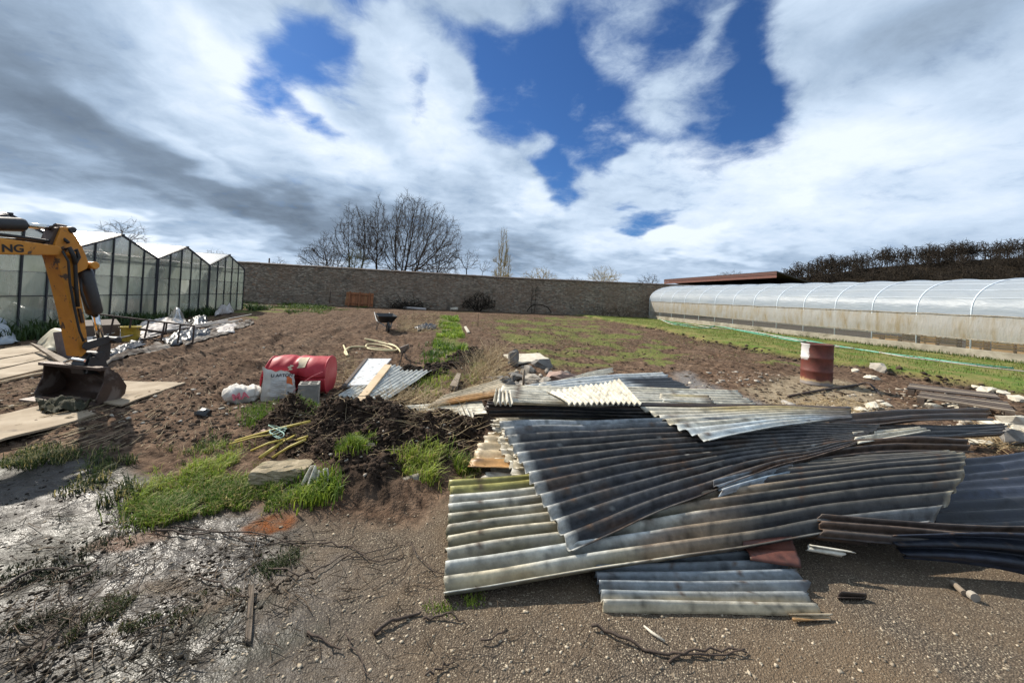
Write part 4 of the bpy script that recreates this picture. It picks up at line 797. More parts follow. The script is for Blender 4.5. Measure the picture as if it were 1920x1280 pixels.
MB().prism([ep(92, 458, SW*.7), ep(104, 427, SW*.7), ep(118, 425, SW*.7), ep(106, 460, SW*.7)], EN*(-1.4*SW)).build('gusset', M_BUCK, exc)
q0, q1 = ep(157, 505), ep(178, 588); cy2 = MB().tube([q0, q0.lerp(q1, .05), q0.lerp(q1, .95), q1], [.06, .082, .082, .070], 18).build('cylinder', M_BLK, exc, smooth=True)
MB().tube([q1, ep(188, 632)], .036, 14).build('piston_rod', M_CHR, cy2, smooth=True)
for sgn in (-1, 1):
    o_ = sgn*(SW+.035)
    MB().prism([ep(153, 652, o_), ep(156, 642, o_), ep(200, 629, o_), ep(206, 636, o_), ep(200, 643, o_), ep(160, 657, o_)], EN*.03*sgn).build('link_arm', M_BLK, exc, bevel=.006)
    MB().prism([ep(196, 632, o_), ep(206, 634, o_), ep(203, 672, o_*.95), ep(186, 684, o_*.95), ep(176, 676, o_*.95)], EN*-.03*sgn).build('link_plate', M_BLK, exc, bevel=.006)
pin(201, 636, .045, SW+.08)
MB().tube([ep(141, 492, SW+.02), ep(138, 478, SW+.05), ep(133, 472, SW+.03), ep(143, 468, SW+.05), ep(148, 482, SW+.04), ep(141, 494, SW+.03), ep(143, 540, SW+.03), ep(146, 575, SW+.03)], .019, 8).build('hose', M_RUB, exc, smooth=True)
MB().tube([ep(124, 468, SW+.02), ep(130, 464, SW+.06), ep(138, 480, SW+.06), ep(141, 495, SW+.03)], .022, 8).build('hose', M_RUB, exc, smooth=True)
MB().tube([ep(117, 470, SW+.05), ep(128, 490, SW+.07), ep(131, 530, SW+.045), ep(139, 575, SW+.04), ep(149, 620, SW+.04), ep(157, 640, SW+.05)], .012, 8).build('hose', M_RUB, exc, smooth=True)
MB().tube([ep(0, 440, SW*.5), ep(50, 446, SW*.6), ep(90, 452, SW*.5), ep(112, 440, SW*.4), ep(128, 455, SW+.04)], .018, 8).build('hose', M_RUB, exc, smooth=True)
MB().tube([ep(-20, 447, -SW*.3), ep(40, 449, -SW*.2), ep(88, 456, 0), ep(100, 450, 0)], .014, 8).build('hose', M_RUB, exc, smooth=True)
MB().tube([ep(150, 520, .02), ep(152, 545, .10), ep(160, 568, .11), ep(166, 580, .09)], .016, 8).build('hose', M_RUB, exc, smooth=True)
MB().prism([ep(145, 578, SW+.004), ep(150, 578, SW+.004), ep(156, 605, SW+.004), ep(151, 605, SW+.004)], EN*.02).build('pipe_cover', M_BUCK, exc)
MB().prism([ep(131, 548, SW+.002), ep(136, 536, SW+.002), ep(141, 546, SW+.002)], EN*.002).build('warning_sign', M_BLKP, exc)
MB().prism([ep(133, 546.5, SW+.005), ep(136, 539.5, SW+.005), ep(139, 545.5, SW+.005)], EN*.002).build('warning_sign', M_YEL, exc)
# quick hitch and bucket
HB = .10
MB().prism([ep(168, 660, HB), ep(186, 664, HB), ep(200, 675, HB), ep(199, 700, HB), ep(158, 702, HB), ep(154, 690, HB)], EN*(-2*HB)).build('hitch', M_BLK, exc, bevel=.008)
BW_ = .47; side = [(195, 701), (202.5, 698), (221, 709), (235, 730), (232, 745), (225, 752.5), (202.5, 762), (180, 766), (178, 757), (193, 724)]
sp_ = [PP(a, b, EC+EN*.42, EN) for a, b in side]
dz = min(p.z for p in sp_)-.03; sp_ = [p-Vector((0, 0, dz)) for p in sp_]; cmid = EN*.42

sh = sp_[1:8]; cv = []
for i_ in range(len(sh)-1):
    for f_ in (0, .34, .67): 
        a_ = sh[max(i_-1, 0)]; b_ = sh[i_]; c_ = sh[i_+1]; d_ = sh[min(i_+2, len(sh)-1)]; t_ = f_
        cv.append(.5*((2*b_)+(c_-a_)*t_+(2*a_-5*b_+4*c_-d_)*t_*t_+(3*b_-a_-3*c_+d_)*t_**3))
cv.append(sh[-1]); mb = MB(); mb.v = [tuple(p) for p in cv]+[tuple(p-EN*.94) for p in cv]; n_ = len(cv); mb.f = [(i_, i_+1, n_+i_+1, n_+i_) for i_ in range(n_-1)]
bk = mb.build('bucket', M_BUCK, exc, thick=.02, smooth=True); MB().prism(sp_, EN*.018).build('side_plate', M_BUCK, bk); MB().prism([p-EN*.94 for p in sp_], EN*-.018).build('side_plate', M_BUCK, bk)
MB().bar(sp_[0]+EN*.02+Vector((0, 0, .012)), sp_[0]-EN*.96+Vector((0, 0, .012)), .10, .035).build('rim', M_BUCK, bk); MB().bar(sp_[7]+EN*.03-EA*.06, sp_[7]-EN*.97-EA*.06, .16, .025).build('cutting_edge', M_BUCK, bk)
for o_ in (-.13, .13): MB().prism([PP(a, b, EC+EN*o_, EN)-Vector((0, 0, dz*.3)) for a, b in ((160, 702), (168, 672), (192, 668), (206, 705))], EN*.025).build('ear', M_BLK, bk)
MB().tube([sp_[0]-EN*.62+Vector((0, 0, .05)), sp_[0]-EN*.50+Vector((0, 0, .10)), sp_[0]-EN*.3+Vector((0, 0, .09))], .018, 8).build('lock_bar', M_CHR, bk)
# machine body, left of the picture
bx_ = EC-EA*4.6; Mz = Matrix((EN, EA, Vector((0, 0, 1)))).transposed()
for sgn in (-1, 1):
    b_ = MB(); pr = [(-.95, .1), (-1.1, .28), (-.95, .5), (.95, .5), (1.1, .28), (.95, .1)]; b_.prism([bx_+EN*(sgn*.72-.2)+EA*y_+Vector((0, 0, z_-.09)) for y_, z_ in pr], EN*.4); b_.build('track', M_RUB, exc, bevel=.05)
MB().box(bx_+Vector((0, 0, .95)), (1.7, 1.9, .75), Mz, .08).build('house', M_YEL, exc); MB().box(bx_-EN*.45+EA*.25+Vector((0, 0, 1.95)), (.75, 1.2, 1.25), Mz, .05).build('cab', M_BLK, exc); MB().box(bx_+Vector((0, 0, .5)), (.8, .8, .2), Mz).build('turntable', M_BLK, exc)

# ================================================================== loose things
def plank(name, label, cat, c, th, mat, group=None, parent=None, wob=.0, seed=1, n=10):
    """flat board from four picture corners (px, py, height of its top), going round"""
    a, b, cc, d = (P(*q) for q in c); mb = MB()
    top = lambda u, v: (a.lerp(b, u)).lerp(d.lerp(cc, u), v)+Vector((0, 0, wob*float(fbm(np.array([u*4+seed]), np.array([v*3.]), 3, seed)[0])))
    mb.grid(top, n, 4); k = len(mb.v); mb.grid(lambda u, v: top(u, v)-Vector((0, 0, th)), n, 4)
    mb.f = [f[::-1] if i_ >= n*4 else f for i_, f in enumerate(mb.f)]
    r_ = lambda i_, j_: i_*5+j_
    for i_ in range(n):
        for j_ in (0, 4): q = (r_(i_, j_), r_(i_+1, j_), k+r_(i_+1, j_), k+r_(i_, j_)); mb.f.append(q if j_ == 0 else q[::-1])
    for j_ in range(4):
        for i_ in (0, n): q = (r_(i_, j_), r_(i_, j_+1), k+r_(i_, j_+1), k+r_(i_, j_)); mb.f.append(q[::-1] if i_ == 0 else q)
    nn = (b-a).cross(d-a)
    if nn.z < 0: mb.f = [f[::-1] for f in mb.f]
    m_ = (a+b+cc+d)/4; o = mb.build(name, mat, parent, loc=None if parent else (m_.x, m_.y, 0))
    return tag(o, label, cat, group) if label else o
def rock(name, label, cat, pos, size, mat, seed, rot=0.0, group=None, parent=None, flat=1.0, npt=18, cubic=.0):
    rr = np.random.default_rng(seed); bm = bmesh.new()
    for _ in range(npt):
        v = rr.normal(0, 1, 3); v /= np.linalg.norm(v)
        if cubic: w_ = v/np.max(np.abs(v)); v = v*(1-cubic)+w_*cubic*.9
        v *= rr.uniform(.82, 1.05); bm.verts.new((v[0]*size[0]/2, v[1]*size[1]/2, v[2]*size[2]/2))
    r_ = bmesh.ops.convex_hull(bm, input=bm.verts); bmesh.ops.delete(bm, geom=[q for q in r_['geom_interior'] if isinstance(q, bmesh.types.BMVert)], context='VERTS')
    bmesh.ops.subdivide_edges(bm, edges=bm.edges[:], cuts=1, use_grid_fill=True)
    for v in bm.verts: v.co += Vector(rr.normal(0, .018, 3))*max(size)
    zmin = min(v.co.z for v in bm.verts); me = bpy.data.meshes.new(name)
    for v in bm.verts: v.co.z -= zmin*.8
    bm.to_mesh(me); bm.free(); me.materials.append(mat); o = bpy.data.objects.new(name, me); COL.objects.link(o); o.location = pos; o.rotation_euler = (0, 0, rot); o.parent = parent
    return tag(o, label, cat, group) if label else o
def crumple(name, label, cat, c, bulge, mat, seed, n=36, group=None, ridge=.05, fq=5, thick=.006, dz=.01, edge=1.0):
    a, b, cc, d = (P(*q) if len(q) > 2 else Pg(*q) for q in c); us = np.linspace(0, 1, n+1); U, V = np.meshgrid(us, us, indexing='ij')
    A_ = [np.array(q) for q in (a, b, cc, d)]; pos = A_[0]*((1-U)*(1-V))[..., None]+A_[1]*(U*(1-V))[..., None]+A_[2]*(U*V)[..., None]+A_[3]*((1-U)*V)[..., None]
    L = np.linalg.norm(A_[1]-A_[0]); Wd = np.linalg.norm(A_[3]-A_[0]); w = np.sin(PI*U)**.7*np.sin(PI*V)**.7
    jx = fbm(U*L*3, V*Wd*3, 3, seed)*.10*(1-w); pos[..., 0] += jx*edge; pos[..., 1] += fbm(U*L*3, V*Wd*3, 3, seed+5)*.10*(1-w)*edge
    z = bulge*w*(1+.5*fbm(U*L*1.6, V*Wd*1.6, 3, seed+9))+ridge*np.abs(fbm(U*L*fq, V*Wd*fq, 4, seed+11))
    g_ = hq(pos[..., 0].ravel(), pos[..., 1].ravel()).reshape(U.shape); pos[..., 2] = np.maximum(pos[..., 2]*0, g_)+z+dz
    i = np.arange(n)[:, None]; j = np.arange(n)[None, :]; q = i*(n+1)+j; F = np.stack([q, q+n+1, q+n+2, q+1], -1).reshape(-1, 4)
    m_ = sum(A_)/4; o = bulk(name, pos.reshape(-1, 3), F, mat, smooth=True, loc=(m_[0], m_[1], 0)); md = o.modifiers.new('thick', 'SOLIDIFY'); md.thickness = thick
    return tag(o, label, cat, group)
def tubething(name, label, cat, pts, r, mat, n=8, group=None):
    m_ = sum((Vector(p) for p in pts), Vector())/len(pts); return tag(MB().tube(pts, r, n).build(name, mat, loc=(m_.x, m_.y, 0), smooth=True), label, cat, group)
def smooth_path(pts, k=6):
    pts = [Vector(p) for p in pts]; o = []
    for i_ in range(len(pts)-1):
        a, b, c, d = pts[max(i_-1, 0)], pts[i_], pts[i_+1], pts[min(i_+2, len(pts)-1)]
        for q in range(k): t = q/k; o.append(.5*((2*b)+(c-a)*t+(2*a-5*b+4*c-d)*t*t+(3*b-a-3*c+d)*t**3))
    o.append(pts[-1]); return o

M_PLY = pm('weathered plywood', (.36, .285, .195), (.25, .19, .125), 2.5, .85, .15, 30, c3=(.10, .075, .055), s3=2.5, t3=(.56, .68)); M_WOODG = pm('grey timber', (.26, .205, .15), (.16, .125, .09), 4, .85, .3, 30, stretch=(1, 1, 5)); M_WOODP = pm('pale timber', (.55, .42, .27), (.42, .31, .19), 4, .8, .2, 30)
M_WOODD = pm('charred timber', (.055, .040, .030), (.11, .08, .06), 6, .85, .3, 30); M_WOODR = pm('red brown stained timber', (.36, .15, .065), (.24, .095, .042), 5, .8, .2, 30); M_CINDER = pm('concrete block', (.27, .255, .225), (.19, .178, .155), 14, .95, .4, 80)
M_SLAB = pm('mossy concrete', (.36, .29, .19), (.22, .175, .105), 16, .95, .6, 60, c3=(.16, .15, .07), s3=4); M_ROCK = pm('pale rubble', (.38, .34, .28), (.22, .19, .155), 5, .95, .5, 30); M_ROCKG = pm('grey rubble', (.20, .185, .165), (.11, .10, .09), 5, .95, .5, 30); M_ROCKP = pm('pinkish rubble', (.34, .235, .19), (.24, .16, .13), 5, .95, .5, 30)
M_PLAST = pm('white plaster lumps', (.62, .57, .46), (.42, .37, .29), 7, .9, .5, 40); M_RED = pm('faded red plastic', (.42, .030, .042), (.34, .024, .034), 3, .55, .12, 20, spec=.3, c3=(.44, .08, .09), s3=2, t3=(.5, .75)); M_LABEL = pm('torn cream label', (.62, .52, .36), (.48, .38, .25), 9, .8, .2, 40)
M_BAG = pm('white woven bag', (.62, .585, .53), (.46, .42, .36), 6, .7, .35, 40, c3=(.22, .17, .12), s3=4, t3=(.58, .74)); M_ORANGE = pm('orange print', (.62, .14, .03), (.55, .12, .03), 5, .7); M_PINK = pm('red print', (.50, .10, .12), (.42, .08, .10), 6, .7); M_INK = pm('dark print', (.035, .035, .04), (.05, .05, .055), 6, .7); M_INKG = pm('grey print', (.30, .29, .28), (.24, .23, .22), 6, .7)
M_BPLAS = pm('black plastic', (.014, .014, .015), (.03, .03, .03), 4, .40, .2, 12, spec=.6); M_YP = pm('yellow plastic', (.56, .40, .05), (.46, .32, .05), 4, .5); M_STEEL = pm('galvanised steel', (.30, .31, .31), (.22, .22, .22), 6, .5, metal=.5); M_RUST = pm('dark rusty steel', (.060, .036, .026), (.032, .024, .02), 8, .8, .3, 30)
M_WFILM = pm('white plastic film', (.52, .48, .45), (.36, .32, .29), 3, .65, .25, 9, spec=.2, c3=(.20, .155, .12), s3=3, t3=(.55, .75)); M_GFILM = pm('grey plastic film', (.24, .215, .185), (.13, .115, .10), 3, .78, .3, 10, c3=(.07, .052, .04), s3=3, t3=(.40, .58), spec=.12); M_PIPE = pm('grey plastic pipe', (.40, .37, .33), (.27, .25, .22), 5, .5); M_CANE = pm('yellow cane', (.50, .39, .075), (.40, .30, .06), 8, .6); M_HOSE = pm('cream hose', (.62, .52, .29), (.52, .43, .24), 6, .6)

# --- boards on the ground by the digger
for q, (l0, l1, lb) in enumerate([((-150, 678, 56, 645), (-150, 699, 80, 657.5), 'rearmost of the three wide pale boards by the greenhouse'), ((-150, 700.5, 81, 659), (-150, 721.5, 96, 669.5), 'middle one of the three wide pale boards by the greenhouse'), ((-150, 723.5, 97, 671), (-150, 744, 112, 683), 'front one of the three wide pale boards by the greenhouse')]):
    plank('wide_board', lb, 'board', [(l0[0], l0[1], .07), (l0[2], l0[3], .07), (l1[2], l1[3], .07), (l1[0], l1[1], .07)], .035, M_PLY, 'wide boards on the ground', wob=.015, seed=q)
plank('tilted_board', 'narrow board tipped up across the wide boards', 'board', [(57, 642, .24), (78, 648, .22), (137, 679, .12), (120, 683, .12)], .04, M_WOODG, wob=.01)
plank('plywood_sheet', 'tan plywood sheet running out right from under the bucket', 'plywood', [(215, 713, .05), (348, 717, .05), (228, 758, .05), (115, 744, .05)], .02, M_PLY, wob=.02, seed=4)
plank('plywood_sheet', 'muddy plywood sheet in front of the bucket at the left edge', 'plywood', [(-150, 806, .06), (110, 752, .05), (180, 774, .05), (-90, 852, .08)], .022, M_PLY, wob=.03, seed=6)
tubething('plank_strip', 'thin pale strip of wood between boards and bucket', 'lath', [Pg(-40, 730, .03), Pg(60, 706, .03), Pg(100, 699, .03)], .02, M_WOODP, 6)
crumple('torn_turf', 'lump of torn grass and roots in the bucket mouth', 'turf', [(72, 762, .05), (140, 754, .05), (160, 768, .05), (95, 776, .05)], .05, pm('rooty turf', (.022, .024, .012), (.05, .045, .022), 14, .95, .6, 50), 3, 26, ridge=.16, fq=11, dz=.02)

# --- litter strip in front of the greenhouse
crumple('white_tarpaulin', 'crumpled white plastic film heap beside the yellow bucket', 'plastic film', [(255, 612), (330, 598), (362, 612), (262, 640)], .20, M_WFILM, 11, 40, ridge=.10, fq=2.2)
crumple('white_tarpaulin', 'rolled white film lying behind the digger rod', 'plastic film', [(95, 628), (235, 618), (240, 640), (110, 650)], .22, M_WFILM, 12, 34, ridge=.06, fq=2)
crumple('cream_tarpaulin', 'cream film bundle left of the digger arm', 'plastic film', [(72, 645), (130, 642), (138, 668), (78, 662)], .42, pm('cream film', (.60, .55, .42), (.47, .42, .31), 3, .5, .2, 9), 13, 28, ridge=.10, fq=2)
crumple('grey_tarpaulin', 'blue grey tarpaulin heap at the left edge of the photo', 'tarpaulin', [(-60, 625), (10, 615), (40, 645), (-60, 652)], .4, pm('grey tarpaulin', (.36, .39, .41), (.26, .28, .30), 3, .5, .2, 9), 14, 28, ridge=.08, fq=2)
crumple('clear_film', 'pointed tuft of clear film on the white heap', 'plastic film', [(308, 608), (340, 604), (350, 614), (315, 616)], .6, M_CLEAR, 15, 20, ridge=.1, fq=2)
crumple('white_sack', 'white film bundle pressed against the last greenhouse bay', 'plastic film', [PX(410, 592, -10.3)[:] and (402, 594), (440, 588), (436, 584), (405, 588)], .5, M_WFILM, 16, 22, ridge=.15, fq=2)
crumple('grey_film_strip', 'long wrinkled grey film strip edging the bare soil', 'plastic film', [(196, 676), (300, 645), (330, 650), (200, 690)], .04, M_GFILM, 17, 34, ridge=.07, fq=3)
crumple('grey_film_strip', 'far end of grey film running toward the wall', 'plastic film', [(330, 636), (470, 600), (478, 608), (345, 652)], .05, M_GFILM, 18, 40, ridge=.10, fq=2)
crumple('pale_film', 'flat pale film sheet lying on the grey pipes', 'plastic film', [(412, 612), (452, 608), (438, 622), (395, 630)], .12, M_WFILM, 19, 24, ridge=.07, fq=3)
crumple('black_film', 'black plastic film under the metal rack', 'plastic film', [(300, 640), (390, 622), (400, 632), (320, 652)], .12, M_BPLAS, 20, 30, ridge=.15, fq=4)
crumple('black_film', 'black plastic film behind the bucket along the soil edge', 'plastic film', [(200, 660), (262, 642), (270, 652), (205, 672)], .07, M_BPLAS, 24, 26, ridge=.1, fq=4)
crumple('black_sack_heap', 'dark heap of earth and plastic before the middle bay', 'heap', [(355, 606), (388, 600), (395, 612), (362, 616)], .3, M_BPLAS, 25, 22, ridge=.15, fq=3)
rr_ = np.random.default_rng(3)
for q in range(16):
    x0 = rr_.uniform(250, 400); y0 = 640-(x0-250)*.13+rr_.uniform(-8, 4); dx = rr_.uniform(45, 95); x1, y1 = x0+dx, y0-dx*rr_.uniform(.17, .26)
    a, b = Pg(x0, y0, .06+rr_.uniform(0, .15)), Pg(x1, y1, .06+rr_.uniform(0, .12)); tubething('plastic_pipe', 'thin grey plastic pipe in the heap before the greenhouse', 'pipe', [a, a.lerp(b, .5)+Vector((0, 0, .02)), b], .022, M_PIPE if q % 3 else M_WFILM, 6, 'grey pipes before the greenhouse')
for q in range(9):
    x0 = rr_.uniform(192, 215); y0 = rr_.uniform(632, 652); a, b = Pg(x0, y0, .05+.02*q), Pg(x0+rr_.uniform(25, 50), y0-rr_.uniform(4, 12), .05+.02*q); tubething('wooden_lath', 'pale lath in the small pile left of the yellow bucket', 'lath', [a, b], .018, M_WOODP if q % 2 else M_PIPE, 5, 'laths by the yellow bucket')
for q, (px, py, lb) in enumerate([(122, 668, 'left grey cardboard tube standing behind the digger arm'), (131, 673, 'right grey cardboard tube standing behind the digger arm')]):
    p = Pg(px, py); MBo = MB().lathe([(.0, 0), (.10, 0), (.10, .50), (.085, .50), (.085, .2)], p, 18, (-.2, 0, 1)); tag(MBo.build('cardboard_tube', pm('grey tube %d' % q, (.16, .13, .125), (.12, .10, .095), 6, .85), loc=p, smooth=False), lb, 'tube')
p = Pg(200, 622); plank('dark_trough', 'long dark trough standing behind the digger rod', 'trough', [(158, 600, .45), (218, 598, .45), (226, 608, .40), (158, 611, .40)], .30, M_WOODD)
# metal rack
t = thing('metal_rack', 'dark iron rack of rails and uprights leaning over the film heap', 'rack', Pg(300, 640))
ra, rb = P(184, 589, .78), P(364, 611, .60); rc, rd = P(212, 632, .05), P(362, 646, .04)
MB().bar(ra, rb, .03, .03).build('rail', M_RUST, t); MB().bar(P(262, 617, .40), P(312, 624, .35), .025, .05).build('rail', M_RUST, t); MB().bar(rc+Vector((.6, 0, 0)), rd, .03, .03).build('rail', M_RUST, t)
for (x0, y0, x1, y1) in ((213, 593, 206, 628), (246, 597, 243, 615), (278, 600, 271, 634), (308, 604, 302, 640), (338, 608, 333, 644), (364, 611, 361, 646), (312, 615, 310, 625)):
    f_ = (x0-184)/180; a = ra.lerp(rb, f_); b = PP(x1, y1, a, Vector((-.1, .99, 0)).normalized()); MB().bar(a, b, .025, .025, (0, 1, 0)).build('upright', M_RUST, t)
# yellow bucket
p = Pg(244, 641); t = thing('bucket', 'yellow builder bucket with a grey dirty lower half', 'bucket', p)
MB().lathe([(.0, .0), (.155, 0), (.172, .17)], p, 24).build('lower_body', M_PIPE, t, smooth=True); MB().lathe([(.172, .17), (.195, .38), (.205, .38), (.205, .40), (.188, .40), (.168, .03)], p, 24).build('upper_body', M_YP, t, smooth=True)
MB().tube([p+Vector((.2*math.cos(a), .2*math.sin(a)*.3-.1, .39-.10*math.sin(a))) for a in np.linspace(0, PI, 12)], .006, 6).build('handle', M_STEEL, t)

# --- red barrel, bags and block
bl, br_ = P(508, 700, .28), P(621, 702, .28); ax = (br_-bl); BL = ax.length; ax.normalize(); p = Pg(565, 738); t = thing('barrel', 'dented red plastic barrel lying on its side', 'barrel', p)
up = Vector((0, 0, 1)); frn = ax.cross(up); frn = frn if frn.y < 0 else -frn; BR = .285
def barp(u, th):
    x = u*BL; r = BR
    c_, s_ = math.cos(th), math.sin(th); d1 = math.exp(-((u-.47)/.11)**2)
    r *= 1-.55*max(0, 1-abs(u-.52)/(.20-.10*s_))**1.1*max(0, math.cos(th-R(-38)))**1.8 - .10*math.exp(-((u-.42)/.04)**2)*max(0, math.cos(th-R(80)))**6; r *= 1+.10*math.exp(-((u-.76)/.14)**2)*max(0, math.cos(th-R(10)))+.05*math.exp(-((u-.2)/.14)**2)*max(0, math.cos(th-R(10)))-.10*sstep(.2, 0, u)*abs(s_); r *= 1+.03*float(fbm(np.array([u*7]), np.array([th*1.5]), 3, 3)[0])-.07*abs(float(fbm(np.array([u*3.2+1.7]), np.array([th*.8+2.]), 2, 6)[0]))
    q = bl+ax*(x+.05*s_*(1-u))+frn*(c_*r)+up*(s_*r); q.z = max(q.z, p.z-.02); return q
MB().grid(lambda u, v: barp(u, 2*PI*v), 40, 48).build('body', M_RED, t, smooth=True, thick=.008)
MB().add([barp(1, 2*PI*k/32) for k in range(32)], [tuple(range(32))]).build('bottom', M_RED, t); MB().tube([barp(.0, 2*PI*k/40) for k in range(41)], .016, 8).build('rim', M_RED, t, smooth=True); MB().tube([barp(.985, 2*PI*k/40) for k in range(41)], .014, 8).build('rim', M_RED, t, smooth=True)
lab = MB().grid(lambda u, v: (lambda q: q+frn*.006+up*.006)(barp(.50+.15*u+.02*math.sin(v*7)*(1-u), R(30+42*v))), 10, 10).build('label', M_LABEL, t, smooth=True)
MB().grid(lambda u, v: (lambda q: q+frn*.006+up*.006)(barp(.38+.05*u+.02*math.sin(v*9), R(22+16*v))), 5, 5).build('label_scrap', M_LABEL, t, smooth=True)
# upright bag
p = Pg(521, 748); bagA = thing('cement_bag', 'white paper bag standing upright in front of the red barrel', 'bag', p)
vdir = Vector((p.x, p.y, 0)).normalized(); rz_ = math.atan2(vdir.y, vdir.x)-PI/2+.10
Qz = Matrix.Rotation(rz_, 3, 'Z'); fx, fy = Qz@Vector((1, 0, 0)), Qz@Vector((0, -1, 0)); F0 = p-Vector((0, 0, .02))
def bagf(x, z, side):                      # x -0.2..0.2, z 0..top; front (+1) and back (-1) of a half full paper sack
    top_ = .47-.10*(x+.2)/.4+.015*math.sin(x*24)+.008*math.sin(x*61+1); h = z*top_; w = max(0, 1-(abs(x)/.205)**4)**.5*max(0, 1-max(0, z-.5)**2*3.4)*min(1, .55+z*2.2)
    nz_ = float(fbm(np.array([x*9+3.]), np.array([h*9.+side]), 4, 5)[0]); return F0+fx*(x*(1+.05*math.sin(h*14))+.012*nz_)+fy*(side*(.085*w+.004)+.030*nz_*min(1, z*3))+Vector((0, 0, h))
MB().grid(lambda u, v: bagf(-.2+.4*u, v, 1), 30, 30).grid(lambda u, v: bagf(.2-.4*u, v, -1), 30, 30).build('sack', M_BAG, bagA, smooth=True)
def patch(par, nm, x0, x1, z0, z1, mat, o_, off=0.0): MB().grid(lambda u, v: bagf(x0+(x1-x0)*u, z0+(z1-z0)*v, 1)+fy*(off+.007), max(2, int((x1-x0)*90)), max(1, int((z1-z0)*36))).build(nm, mat, par, smooth=True)
patch(bagA, 'front_panel', -.10, .18, .06, .90, pm('bag print ground', (.56, .54, .505), (.44, .42, .39), 8, .7, .3, 30), 0); patch(bagA, 'orange_print', .085, .165, .62, .86, M_ORANGE, 0, .004)
for k in range(8): patch(bagA, 'print_line', -.085, (.06, .04, .08, .16, .15, .16, .05, .16)[k], .70-.075*k, .708-.075*k, M_INKG, 0, .004)
patch(bagA, 'print_mark', .095, .12, .28, .34, M_INK, 0, .004)
txt('U ARTON', .060, bagf(-.11, .80, 1)+fy*.022, fx+Vector((0, 0, -.05)), (0, 0, 1), M_INK, bagA)
p = Pg(455, 752); bagB = thing('cement_bag', 'crumpled white bag with faded red letters lying on the soil', 'bag', p); vdir = Vector((p.x, p.y, 0)).normalized(); rz_ = math.atan2(vdir.y, vdir.x)-PI/2
a_, b_ = Pg(422, 748), Pg(490, 735); fx = (b_-a_).normalized(); fy = Vector((fx.y, -fx.x, 0)); cB = p
def lying(u, v):
    x = (u-.5)*.47; th = 2*PI*v; s_ = (1-abs(2*u-1)**3.2)**.5; nz_ = float(fbm(np.array([u*6.]), np.array([v*7.]), 4, 8)[0]); q = cB+fx*x+fy*(math.cos(th)*.17*s_*(1+.45*nz_)-.03)+Vector((0, 0, .115+math.sin(th)*.125*s_*(1+.6*nz_)-.05*u)); q.z = max(q.z, cB.z-.02); return q
MB().grid(lying, 26, 34).build('sack', M_BAG, bagB, smooth=True)
txt('MA', .13, cB+fx*-.17+fy*.20+Vector((0, 0, .09)), fx, Vector((0, 0, 1))-fy*.75, M_PINK, bagB)
# hollow block
p = Pg(578, 764); t = thing('concrete_block', 'hollow grey concrete block standing before the red barrel', 'block', p, R(8)); sx, sy, sz = .235, .20, .32
MB().box((0, 0, sz*.42), (sx, sy, sz*.84)).build('body', M_CINDER, t, local=True, bevel=.006)
for x_ in (-sx/2+.013, 0, sx/2-.013): MB().box((x_, 0, sz*.92), (.026, sy, sz*.16)).build('web', M_CINDER, t, local=True)
for y_ in (-sy/2+.013, 0, sy/2-.013): MB().box((0, y_, sz*.918), (sx, .024, sz*.155)).build('web', M_CINDER, t, local=True)
tubething('red_twig', 'thin reddish twig leaning over the concrete block', 'twig', smooth_path([Pg(545, 745, .05), Pg(575, 750, .30), Pg(602, 752, .42)]), .004, M_PINK, 5)

# --- white board, corrugated offcut, plank, hose, shovel
plank('white_board', 'white speckled panel lying beside the hose', 'panel', [(690, 672, .10), (734, 672, .10), (690, 721, .09), (646, 722, .09)], .03, pm('speckled white panel', (.60, .61, .61), (.46, .47, .47), 9, .5, .1, 30, c3=(.16, .15, .13), s3=14, t3=(.60, .66)))
plank('dark_batten', 'dark batten along the left edge of the white panel', 'batten', [(684, 672, .12), (690, 671, .12), (648, 722, .12), (640, 724, .12)], .05, M_WOODD)
sheet('silvery corrugated piece half buried under dark soil by the plank', [(735, 683, .12), (632, 743, .05), (812, 695, .08), (715, 757, .05)], 10, .016, lambda S, T, L, w, sd_: lerp(c_white(S, T, L, w, sd_), BLUE*1.1, np.full(S.shape, .35)), seed=90, ns=26, rag=(.03, .02))
plank('plank', 'long yellowish plank laid across the silvery corrugated piece', 'plank', [(722, 682, .17), (734, 684, .17), (676, 757, .10), (660, 757, .10)], .03, M_WOODP)
plank('plank_end', 'white splintered plank end beside the yellowish plank', 'plank', [(690, 748, .08), (695, 748, .08), (688, 757, .08), (682, 757, .08)], .02, M_PLAST)
hp = [(644, 650), (648, 662), (652, 670), (646, 664), (656, 655), (680, 653), (705, 656), (735, 658), (720, 650), (690, 648), (690, 656), (725, 660), (745, 657), (735, 648), (700, 641), (684, 638), (710, 644), (740, 652), (752, 664)]
rr_ = np.random.default_rng(8); tubething('garden_hose', 'cream hose lying in loose coils on the bare soil', 'hose', smooth_path([Pg(a, b, .03+.03*rr_.random()) for a, b in hp], 7), .022, M_HOSE, 7)
t = thing('shovel', 'shovel with a pale blade stuck in the ground near the hose', 'shovel', Pg(752, 668)); s0 = Pg(752, 668, .02)
MB().prism([P(749, 652, .28), P(764, 646, .42), P(766, 654, .30), P(758, 662, .16), P(752, 663, .12)], (.02, .03, .01)).build('blade', M_STEEL, t); MB().tube([P(756, 658, .2), s0], .016, 8).build('shaft', M_WOODG, t)
tubething('bent_bar', 'rusty bent bars below the shovel', 'metal bar', [Pg(748, 690, .04), Pg(756, 672, .20), Pg(762, 680, .10)], .012, M_RUST, 6)
plank('timber_offcut', 'short grey timber offcut beside the dry stalks', 'timber', [(857, 699, .14), (864, 700, .14), (857, 724, .10), (843, 722, .10)], .07, M_WOODG)

